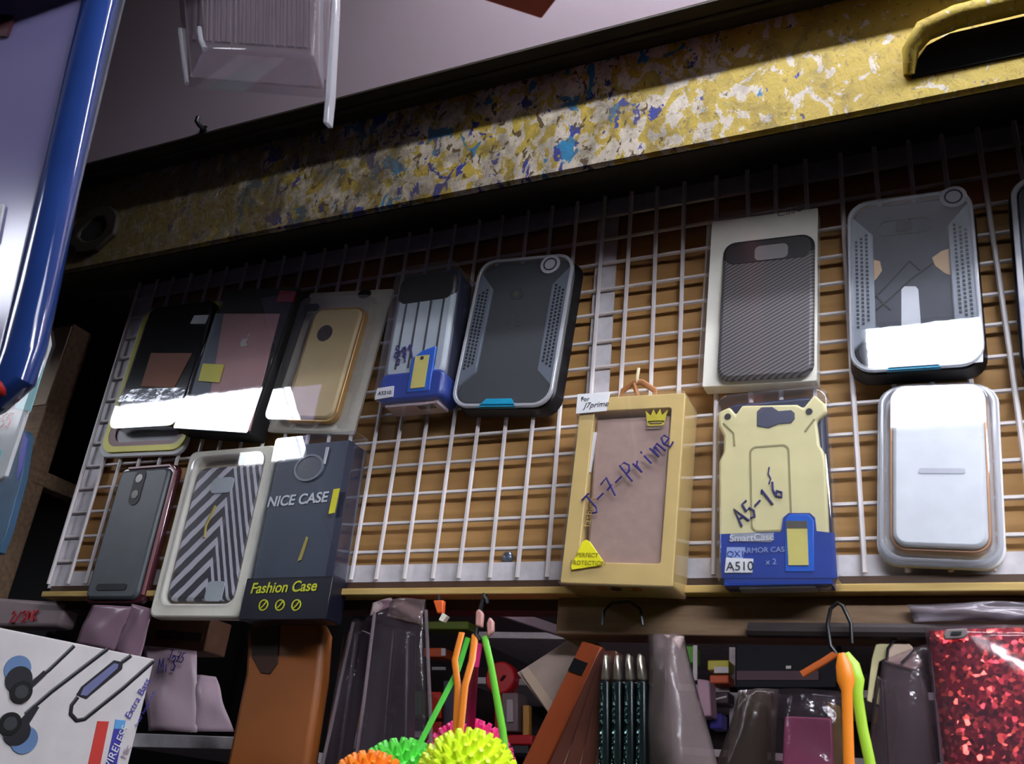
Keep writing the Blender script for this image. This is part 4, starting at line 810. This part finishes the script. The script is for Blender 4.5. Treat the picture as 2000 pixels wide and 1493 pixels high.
a = P.L(980, 1326); MB().disc(a[0], a[1], .7, -.25, .4).build('round_face', MATS['crimson_pack'], P.root, bevel=.08); P.line('hand_mark', m_black, [(978, 1330), (986, 1320)], .06, -.3)
good('grey_bottle', 'grey pack with a pale window below the round red toy', 'pack', mat('warm_grey_pack', (120, 106, 108), .5), R_(980, 1354, 1012, 1430), w=12.5, extra=[('pale_window', mat('pale_window', (176, 168, 172), .4), R_(992, 1368, 1004, 1412))])
good('red_tray', 'red tray with a grey lip at the lower right of the yellow ball', 'tray', MATS['crimson_pack'], R_(984, 1436, 1040, 1456), w=12.5, extra=[('grey_lip', m_grey, R_(990, 1458, 1034, 1472))])
good('yellow_stick', 'thin ochre stick beside the grey pack', 'stick', mat('ochre', (190, 140, 60), .5), R_(1021, 1378, 1034, 1440), w=12.6, T=.3)
good('green_pack', 'bright green and white slim pack standing under the white shelf', 'pack', mat('bright_green_pack', (92, 176, 50), .45), R_(1338, 1262, 1356, 1296), extra=[('white_edge', m_white, R_(1355, 1262, 1363, 1330))])
good('yellow_tub', 'yellow tub beside the white upright', 'tub', mat('lemon_pack', (208, 206, 70), .45), R_(1382, 1290, 1424, 1310), extra=[('white_swirl', m_white, R_(1396, 1304, 1424, 1316))])
good('orange_tub', 'orange tub under the yellow tub', 'tub', MATS['orange_pack'], R_(1386, 1319, 1424, 1336))
good('dark_carton', 'dark carton with white script on the second white shelf', 'carton', mat('plum_carton', (70, 56, 60), .5), R_(1386, 1352, 1424, 1376), extra=[('white_script', m_white, [(1394, 1370), (1420, 1364), (1421, 1360), (1396, 1366)])])
good('blue_pouch', 'violet blue pouch under the dark carton with script', 'pouch', mat('violet_pouch', (74, 66, 180), .45), R_(1386, 1394, 1410, 1424))
good('pink_bag', 'pale pink bag left of the second white shelf', 'bag', mat('pale_pink_bag', (200, 164, 184), .45), [(1362, 1400), (1390, 1400), (1386, 1330), (1362, 1326)], w=13)
P = good('navy_box', 'dark navy box behind the orange strap under the dark rod', 'box', mat('midnight_box', (8, 16, 28), .5, spec=.2), R_(1436, 1250, 1636, 1346), w=13, T=1.2, group='goods on the back shelves', extra=[('purple_print', mat('plum_print', (74, 44, 56), .5), R_(1440, 1312, 1600, 1330)), ('white_dot', m_white, R_(1536, 1302, 1546, 1308))])
t = thing('tube_lamp', 'added unseen tube light on the back of the plywood board, brightening the rear shelves', 'lamp', (8, 4.2, 1.2))  # added out of sight to brighten the back shelves
MB().box(-13, 13, -.25, .25, 0, .8).build('batten', m_white, t, bevel=.05)
MB().tube([(-12.5, .6, .4), (12.5, .6, .4)], .3, 10).build('tube', emit('rear_fill_glow', (244, 240, 255), 11.0), t)
# ---- rod and hooks under the rail
P = Slab('hanging_rod', 'dark dusty rod under the right half of the brown rail', 'rod', [(1100, 1222), (2100, 1226)], -.1)
a = P.L(1462, 1230); b_ = P.L(1470, 1231); c_ = P.L(2150, 1232)
MB().tube([(a[0], 0, a[1]), (b_[0], 0, b_[1]), (c_[0], 0, b_[1])], .2, 10).build('rod', mat('dusty_black_rod', (48, 38, 38), 0.7, var=.3, scale=25), P.root)
def ring_hook(label, pts, w=-.5):
    P = Slab('wire_hook', label, 'hook', pts, w, 'wire hooks under the rail'); return P.line('ring', m_black, pts, .05, 0)
ring_hook('thin black wire hook under the gold carton', [(1176, 1222), (1180, 1192), (1196, 1178), (1230, 1176), (1250, 1190), (1256, 1222)])
ring_hook('black wire ring hook carrying the orange strap', [(1664, 1258), (1662, 1218), (1646, 1184), (1636, 1178), (1622, 1190), (1616, 1220), (1622, 1262), (1634, 1278)])
P = Slab('plastic_scrap', 'wrinkled clear plastic scrap lying along the brown rail at right', 'plastic bag', [(1772, 1180), (2010, 1176), (2010, 1216), (1784, 1214)], -.2)
sheet(P, 'scrap', film('milky_scrap', (220, 214, 222), 1.5, .2, .45, (160, 150, 160)), [(1772, 1180), (2030, 1176), (2030, 1212), (1786, 1216)], .15, 0, 16, 6, noise=.06, seed=12)
# ---- leather cover and poly bags hanging at the lower left of the middle
P = Slab('leather_cover', 'orange-brown leather phone cover hanging below the navy box', 'phone cover', [(462, 1640), (612, 1640), (645, 1216), (500, 1216)], .9)
P.part('cover', mat('tan_leather', (150, 84, 34), 0.5, var=.14, scale=25, bump=.1), [(425, 1640), (590, 1640), (636, 1330), (642, 1240), (630, 1216), (508, 1216), (494, 1240), (490, 1320)], -.35, .35, bevel=.18)
P.part('top_shadow', mat('brown_top_shadow', (62, 34, 20), 0.6), [(500, 1232), (560, 1226), (556, 1300), (540, 1322), (522, 1320), (506, 1290)], -.38, -.3, bevel=.03)  # dark patch painting the shadow at the top of the cover
m_poly = film('poly_bag', (240, 234, 240), 1.3, 0.12, 0.05, (170, 154, 160), bump=.9, scale=60)
for lab, bagp, covers, seed in (('poly bag of dark phone covers hanging right of the leather cover', [(690, 1196), (742, 1178), (700, 1640), (596, 1640)], [[(650, 1640), (700, 1640), (728, 1240), (706, 1230)], [(610, 1640), (652, 1640), (706, 1236), (680, 1226)]], 21),
                                ('clear bag of black phone covers with a pale heat-sealed top, left of the ball straps', [(732, 1176), (832, 1172), (842, 1640), (672, 1640)], [[(680, 1640), (740, 1640), (775, 1224), (734, 1214)], [(742, 1640), (800, 1640), (806, 1236), (778, 1224)]], 22)):
    P = Slab('poly_bag', lab, 'bag', bagp, 1.1 if seed == 21 else .3, 'poly bags of phone covers')
    for k, cv in enumerate(covers): P.part('phone_cover', mat('plum_black_cover%d' % k, ((26, 23, 28), (44, 38, 44))[(k + (seed == 21)) % 2], .4), cv, -.1-.15*k, .3, bevel=.1)
    sheet(P, 'bag', m_poly, [bagp[0], bagp[1], bagp[2], bagp[3]], .2, -.42, noise=.06, seed=seed)
    m_seam = film('bag_seam', (230, 222, 226), 1.7, .1, .5, (150, 136, 142))
    for e0, e1 in ((bagp[0], bagp[3]), (bagp[1], bagp[2])): P.line('seam', m_seam, [(e0[0], e0[1]+20), ((e0[0]+e1[0])/2+4, (e0[1]+e1[1])/2), e1], .06, -.5)
    if seed == 22:
        sheet(P, 'sealed_top', mat('pale_seal', (176, 152, 150), .4), [(728, 1178), (766, 1166), (762, 1186), (722, 1204)], .05, -.5, seed=3)
        sheet(P, 'sealed_top', film('clear_seal', (200, 180, 180), 1.5, .15, .4, (160, 136, 136)), [(762, 1166), (832, 1172), (822, 1222), (752, 1204)], .1, -.5, noise=.03, seed=5)
# ---- spiky balls on elastic straps
def spiky(label, cx, cy, rpx, w, m, col2=None):
    q = at(cx, cy, w); e = at(cx+rpx, cy, w); R = (e-q).length; t = thing('spiky_ball', label, 'toy ball', (q.x, q.y+R*1.2, w), 0, 'spiky rubber balls')
    z = R*1.2; MB().ball(0, 0, z, R*.86, nu=24, nv=16).build('ball', m, t)
    sp = MB(); N = 240; g = math.pi*(3-5**.5)
    for k in range(N):
        y = 1-2*(k+.5)/N; r = math.sqrt(1-y*y); d = Vector((r*math.cos(g*k), r*math.sin(g*k), y)); s1 = d.orthogonal().normalized(); s2 = d.cross(s1)
        b = d*R*.82; tp = d*R*1.04; rad = R*.115; vs = []
        for a in range(6): vs.append(b+(s1*math.cos(a*1.047)+s2*math.sin(a*1.047))*rad)
        for a in range(6): vs.append(tp+(s1*math.cos(a*1.047)+s2*math.sin(a*1.047))*rad*.4)
        sp.add([(v.x, v.y, v.z+z) for v in vs], [tuple(range(6, 12))]+[(a, (a+1) % 6, 6+(a+1) % 6, 6+a) for a in range(6)])
    sp.build('spikes', m, t, smooth=50); return t, q, R, z
def neon(n, col): return mat(n, col, .35, spec=.5, var=.04)
m_or, m_gr, m_pk, m_ye = neon('neon_orange', (255, 146, 40)), neon('neon_green', (96, 220, 76)), neon('neon_pink', (250, 60, 140)), neon('neon_yellow', (226, 250, 50))
m_gs = neon('green_elastic', (110, 200, 60))
def strap(t, q, paths, m):
    for pts, rad in paths:
        P_ = [at(*p) for p in pts]
        MB().tube([(p.x-q[0], p.z-q[2], -(p.y-q[1])) for p in P_], rad, 8, flat=.4).build('strap', m, t)
for lab, cx, cy, r, w, m, st in (
    ('neon yellow spiky ball, nearest of the hanging cluster', 912, 1532, 92, -5.4, m_ye, [([(946, 1244, -2), (958, 1296, -2.2), (982, 1430, -4), (990, 1500, -5.4)], .1)]),
    ('neon pink spiky ball showing only its top behind the yellow one', 914, 1504, 84, 2.2, m_pk, [([(934, 1256, -1.9), (926, 1300, -1.8), (922, 1360, -.8), (918, 1440, 1.4)], .15)]),
    ('neon orange spiky ball at the lower left of the cluster', 718, 1564, 78, -5.6, m_or, [([(902, 1236, -2), (888, 1290, -2.1), (894, 1340, -2.1), (890, 1440, -2.2), (800, 1530, -5.2)], .1), ([(928, 1240, -2), (922, 1290, -2.2), (908, 1340, -2.3), (898, 1440, -2.4)], .11)]),
    ('neon green spiky ball behind the orange one', 782, 1550, 88, -2.3, m_gr, [([(914, 1246, -1.9), (894, 1310, -1.9), (850, 1395, -2.2), (806, 1480, -2.3)], .09)])):
    t, q, R, z = spiky(lab, cx, cy, r, w, m)
    strap(t, Vector((q.x, q.y+R*1.2, w)), st, m if m is not m_ye else m_gs)
P = Slab('strap_hook', 'dark hook with pink tags above the spiky balls', 'hook', [(930, 1175), (960, 1250), (925, 1250)], -2.0)
P.line('hook', m_black, [(948, 1160), (940, 1185), (934, 1215), (930, 1240), (938, 1252)], .07, 0); P.line('bracket', m_black, [(948, 1160), (946, 1166), (950, 1172), (952, 1180)], [.07, .08, .08, .05], .0)
m_flesh = mat('salmon_tag', (206, 150, 142), .45)
P.part('tag', m_flesh, [(930, 1224), (944, 1228), (946, 1200), (938, 1190), (931, 1196)], -.1, .05, bevel=.05); P.part('tag', m_flesh, [(954, 1246), (966, 1236), (966, 1216), (958, 1206), (952, 1220)], -.1, .05, bevel=.05)
P = Slab('orange_clip', 'small orange and white clip hanging left of the ball straps', 'clip', [(848, 1168), (868, 1168), (872, 1212), (858, 1200)], -.45)
P.line('clip_wire', m_black, [(858, 1180), (857, 1163)], .05); P.part('clip', mat('clip_orange', (236, 100, 40), .45), [(856, 1200), (867, 1200), (869, 1174), (848, 1174)], -.1, .09, bevel=.04); P.part('clip_end', m_cream, [(860, 1213), (868, 1216), (876, 1205), (867, 1199)], -.1, .09)
# ---- covers and bags hanging under the middle of the rail
P = Slab('beige_packet', 'beige grey packet hanging at a slant left of the brown covers', 'packet', [(1010, 1318), (1140, 1236), (1172, 1262), (1082, 1404)], 1.0)
P.part('packet', mat('beige_grey_paper', (156, 136, 126), .55, var=.2, scale=50), [(1012, 1316), (1082, 1406), (1180, 1268), (1144, 1232)], -.1, .1, bevel=.02)
P.part('fold', mat('light_beige_paper', (178, 156, 138), .55), [(1022, 1312), (1034, 1306), (1088, 1382), (1080, 1400), (1024, 1320)], -.16, -.09)
P = Slab('orange_brown_cover', 'orange-brown phone cover with a black band hanging at a slant', 'phone cover', [(1040, 1500), (1090, 1500), (1190, 1262), (1136, 1256)], .3)
P.part('cover', mat('rust_leather', (150, 66, 30), .45), [(1020, 1500), (1072, 1500), (1180, 1266), (1140, 1254)], -.15, .15, bevel=.05)
P.part('black_band', m_black, [(1114, 1312), (1140, 1322), (1152, 1298), (1126, 1288)], -.2, .17)
m_brown = mat('dark_brown_leather', (92, 48, 38), .45, var=.15); m_edge2 = mat('tan_edge', (150, 110, 92), .45)
for k in range(4):
    xb = 1062+k*36; xt = 1176+k*7
    P = Slab('brown_cover', ['dark brown phone cover fanned out furthest left', 'dark brown phone cover, second from the left of the fan', 'dark brown phone cover, third from the left of the fan', 'dark brown phone cover at the right of the fan, beside the sparkling ones'][k], 'phone cover', [(xb, 1520), (xb+30, 1520), (xt+10, 1272), (xt, 1272)], -.1-.1*k, 'fanned brown phone covers')
    P.part('cover', m_brown, [(xb-6, 1530), (xb+26, 1530), (xt+8, 1290), (xt+8, 1272), (xt-4, 1272), (xt-16, 1300)], -.04, .6, bevel=.03)
    P.line('pale_edge', m_edge2, [(xb+26, 1530), (xt+8, 1290), (xt+6, 1274)], .035, -.05)
def glitter(name, base, spark, scale, thr):
    m = mat(name, base, .3, var=0.0); nt = m.node_tree; b = nt.nodes['Principled BSDF']; tc = nt.nodes.new('ShaderNodeTexCoord')
    vo = nt.nodes.new('ShaderNodeTexVoronoi'); vo.inputs['Scale'].default_value = scale; nt.links.new(tc.outputs['Object'], vo.inputs['Vector'])
    sp = nt.nodes.new('ShaderNodeSeparateColor'); nt.links.new(vo.outputs['Color'], sp.inputs[0])
    gt = nt.nodes.new('ShaderNodeMath'); gt.operation = 'GREATER_THAN'; gt.inputs[1].default_value = thr; nt.links.new(sp.outputs[0], gt.inputs[0])
    mx = nt.nodes.new('ShaderNodeMix'); mx.data_type = 'RGBA'; nt.links.new(gt.outputs[0], mx.inputs[0]); mx.inputs[6].default_value = rgb(base); mx.inputs[7].default_value = rgb(spark)
    nt.links.new(mx.outputs[2], b.inputs['Base Color'])
    # every flake is tilted its own way, as sequins are
    sv = nt.nodes.new('ShaderNodeVectorMath'); sv.operation = 'SUBTRACT'; sv.inputs[1].default_value = (.5, .5, .5); nt.links.new(vo.outputs['Color'], sv.inputs[0])
    sc_ = nt.nodes.new('ShaderNodeVectorMath'); sc_.operation = 'SCALE'; sc_.inputs['Scale'].default_value = 1.1; nt.links.new(sv.outputs[0], sc_.inputs[0])
    ge = nt.nodes.new('ShaderNodeNewGeometry'); ad = nt.nodes.new('ShaderNodeVectorMath'); ad.operation = 'ADD'; nt.links.new(ge.outputs['Normal'], ad.inputs[0]); nt.links.new(sc_.outputs[0], ad.inputs[1])
    nm = nt.nodes.new('ShaderNodeVectorMath'); nm.operation = 'NORMALIZE'; nt.links.new(ad.outputs[0], nm.inputs[0]); nt.links.new(nm.outputs[0], b.inputs['Normal'])
    b.inputs['Metallic'].default_value = .55; b.inputs['Roughness'].default_value = .22; return m
m_gl = glitter('teal_glitter_edge', (18, 40, 40), (80, 104, 102), 700, .8); m_gb = mat('teal_black_cover', (14, 26, 28), .35)
m_tin = mat('tin_foil_top', (150, 140, 128), .25, .7, bump=.4, scale=60)
for k in range(4):
    x0 = 1168+k*24
    P = Slab('sparkle_cover', ['teal black phone cover with sparkling edges beside the brown fan', 'second teal black sparkling phone cover from the brown fan', 'third teal black sparkling phone cover from the brown fan', 'teal black sparkling phone cover beside the grey plastic bag'][k], 'phone cover', [(x0, 1520), (x0+22, 1520), (x0+21, 1330), (x0+2, 1330)], -.75, 'sparkling phone covers under the hook')
    P.part('cover', m_gb, [(x0, 1530), (x0+21, 1530), (x0+20, 1330), (x0+3, 1330)], 0, .9, bevel=.05)
    P.part('sparkling_edge', m_gl, [(x0+1, 1530), (x0+9, 1530), (x0+11, 1336), (x0+5, 1336)], -.06, .1, bevel=.03)
    P.part('foil_top', m_tin, [(x0+3, 1330), (x0+19, 1330), (x0+18-k*2, 1276), (x0+8-k*2, 1276)], 0, .4, bevel=.08)
P = Slab('grey_plastic_bag', 'grey see-through plastic bag hanging beside the sparkling covers', 'bag', [(1266, 1246), (1330, 1246), (1398, 1540), (1262, 1540)], -.3)
P.part('grey_cover', mat('dim_grey_cover', (74, 66, 64), .5), [(1268, 1540), (1330, 1540), (1316, 1290), (1300, 1262), (1276, 1270)], -.1, .4, bevel=.15)
sheet(P, 'bag', film('grey_bag', (210, 200, 200), 1.3, .2, .4, (150, 134, 134), bump=.9, scale=45), [(1266, 1244), (1334, 1240), (1412, 1540), (1262, 1540)], .8, -.1, noise=.07, seed=31)
sheet(P, 'bag_top', MATS['pale_seal'], [(1296, 1240), (1336, 1244), (1322, 1290), (1290, 1262)], .1, -.3, noise=.03, seed=32)
P = Slab('dark_grey_bag', 'dim grey bag hanging under the navy box', 'bag', [(1440, 1346), (1520, 1346), (1510, 1540), (1390, 1540)], 1.5)
sheet(P, 'bag', film('dim_bag', (190, 180, 176), 1.3, .2, .3, (110, 96, 88), bump=.9, scale=45), [(1446, 1350), (1520, 1346), (1512, 1540), (1384, 1540)], .6, 0, noise=.05, seed=41)
P.part('dark_cover', mat('umber_cover', (44, 32, 28), .5), [(1400, 1540), (1490, 1540), (1494, 1372), (1462, 1362)], .15, .6, bevel=.1)
P = Slab('pink_pack', 'dusky pink pack in a clear bag left of the orange strap', 'pack', [(1520, 1540), (1632, 1540), (1632, 1352), (1512, 1346)], .9)
P.part('pack', mat('dusky_pink_pack', (190, 84, 124), .4), [(1526, 1540), (1630, 1540), (1626, 1404), (1534, 1400)], -.1, .3, bevel=.05)
P.part('yellow_label', mat('ochre_label', (150, 120, 50), .5), [(1620, 1500), (1650, 1500), (1640, 1380), (1616, 1370)], .0, .2)
sheet(P, 'bag', m_poly, [(1504, 1346), (1640, 1350), (1660, 1540), (1508, 1540)], .5, -.2, noise=.05, seed=42)
# ---- straps of another toy
P = Slab('rubber_strap', 'orange rubber strap hanging from the wire ring hook', 'strap', [(1640, 1274), (1664, 1560)], -1.0, 'neon rubber straps')
P.line('strap', m_or, [(1643, 1276), (1648, 1300), (1652, 1330), (1654, 1350), (1656, 1420), (1660, 1560)], [.08, .19, .21, .13, .125, .125], 0, flat=.4)
P.line('strap_loop', mat('dull_orange', (176, 84, 30), .4), [(1634, 1276), (1610, 1292), (1566, 1318)], .09, .5, flat=.5)
P = Slab('rubber_strap', 'lime rubber strap hanging beside the orange one', 'strap', [(1654, 1276), (1704, 1560)], -.9, 'neon rubber straps')
P.line('strap', neon('neon_lime', (178, 222, 60)), [(1652, 1276), (1664, 1300), (1672, 1330), (1674, 1356), (1684, 1420), (1714, 1560)], [.08, .18, .2, .13, .125, .125], 0, flat=.4)
# ---- right: bagged dark cover and red glitter pouch
P = Slab('bagged_cover', 'dark brown-grey phone cover in a clear bag beside the red glitter pouch', 'phone cover', [(1700, 1540), (1840, 1540), (1812, 1256), (1724, 1256)], .2)
P.part('cover', mat('brown_grey_cover', (74, 62, 60), .45), [(1702, 1540), (1836, 1540), (1806, 1314), (1726, 1296)], -.1, .4, bevel=.1)
P.part('dark_side', mat('umber_cover', (44, 32, 28), .5), [(1690, 1540), (1740, 1540), (1728, 1330), (1712, 1320)], -.2, .3, bevel=.06)
P.part('paper_top', mat('cream_pink_paper', (206, 180, 160), .5), [(1728, 1296), (1790, 1314), (1804, 1300), (1776, 1256), (1738, 1254)], -.2, -.05, bevel=.04)
P.part('yellow_top', mat('pale_yellow_paper', (196, 186, 140), .5), [(1694, 1372), (1704, 1376), (1718, 1296), (1732, 1290), (1740, 1256), (1712, 1262), (1704, 1290)], -.2, -.1, bevel=.02)
P.line('wire_loop', m_black, [(1732, 1290), (1734, 1268), (1746, 1250), (1760, 1246)], .035, -.3); P.line('wire_loop', m_black, [(1760, 1296), (1786, 1270)], .03, -.3)
sheet(P, 'bag', m_poly, [(1724, 1290), (1822, 1256), (1858, 1540), (1690, 1540)], .5, -.3, noise=.04, seed=51)
P = Slab('red_glitter_pouch', 'red sequin glitter pouch in clear plastic at the lower right corner', 'pouch', [(1840, 1560), (2060, 1560), (2060, 1228), (1812, 1230)], -.4)
m_red = glitter('red_sequins', (176, 32, 48), (255, 96, 80), 420, .8)
sheet(P, 'pouch', m_red, [(1814, 1232), (2080, 1226), (2100, 1560), (1852, 1560)], .3, 0, noise=.02, seed=61)
P.part('hang_tab', mat('grey_tab', (120, 108, 108), .4), [(1846, 1258), (1884, 1256), (1892, 1248), (1890, 1236), (1850, 1238), (1844, 1246)], -.5, -.42, bevel=.03)
P.part('tab_hole', m_black, [(1858, 1250), (1878, 1249), (1880, 1243), (1860, 1243)], -.53, -.49)
sheet(P, 'clear_bag', film('pouch_bag', (244, 236, 238), 1.35, .1, .05, (190, 160, 180), bump=.4, scale=25), [(1806, 1228), (2090, 1222), (2110, 1560), (1846, 1560)], .55, -.15, noise=.05, seed=62)
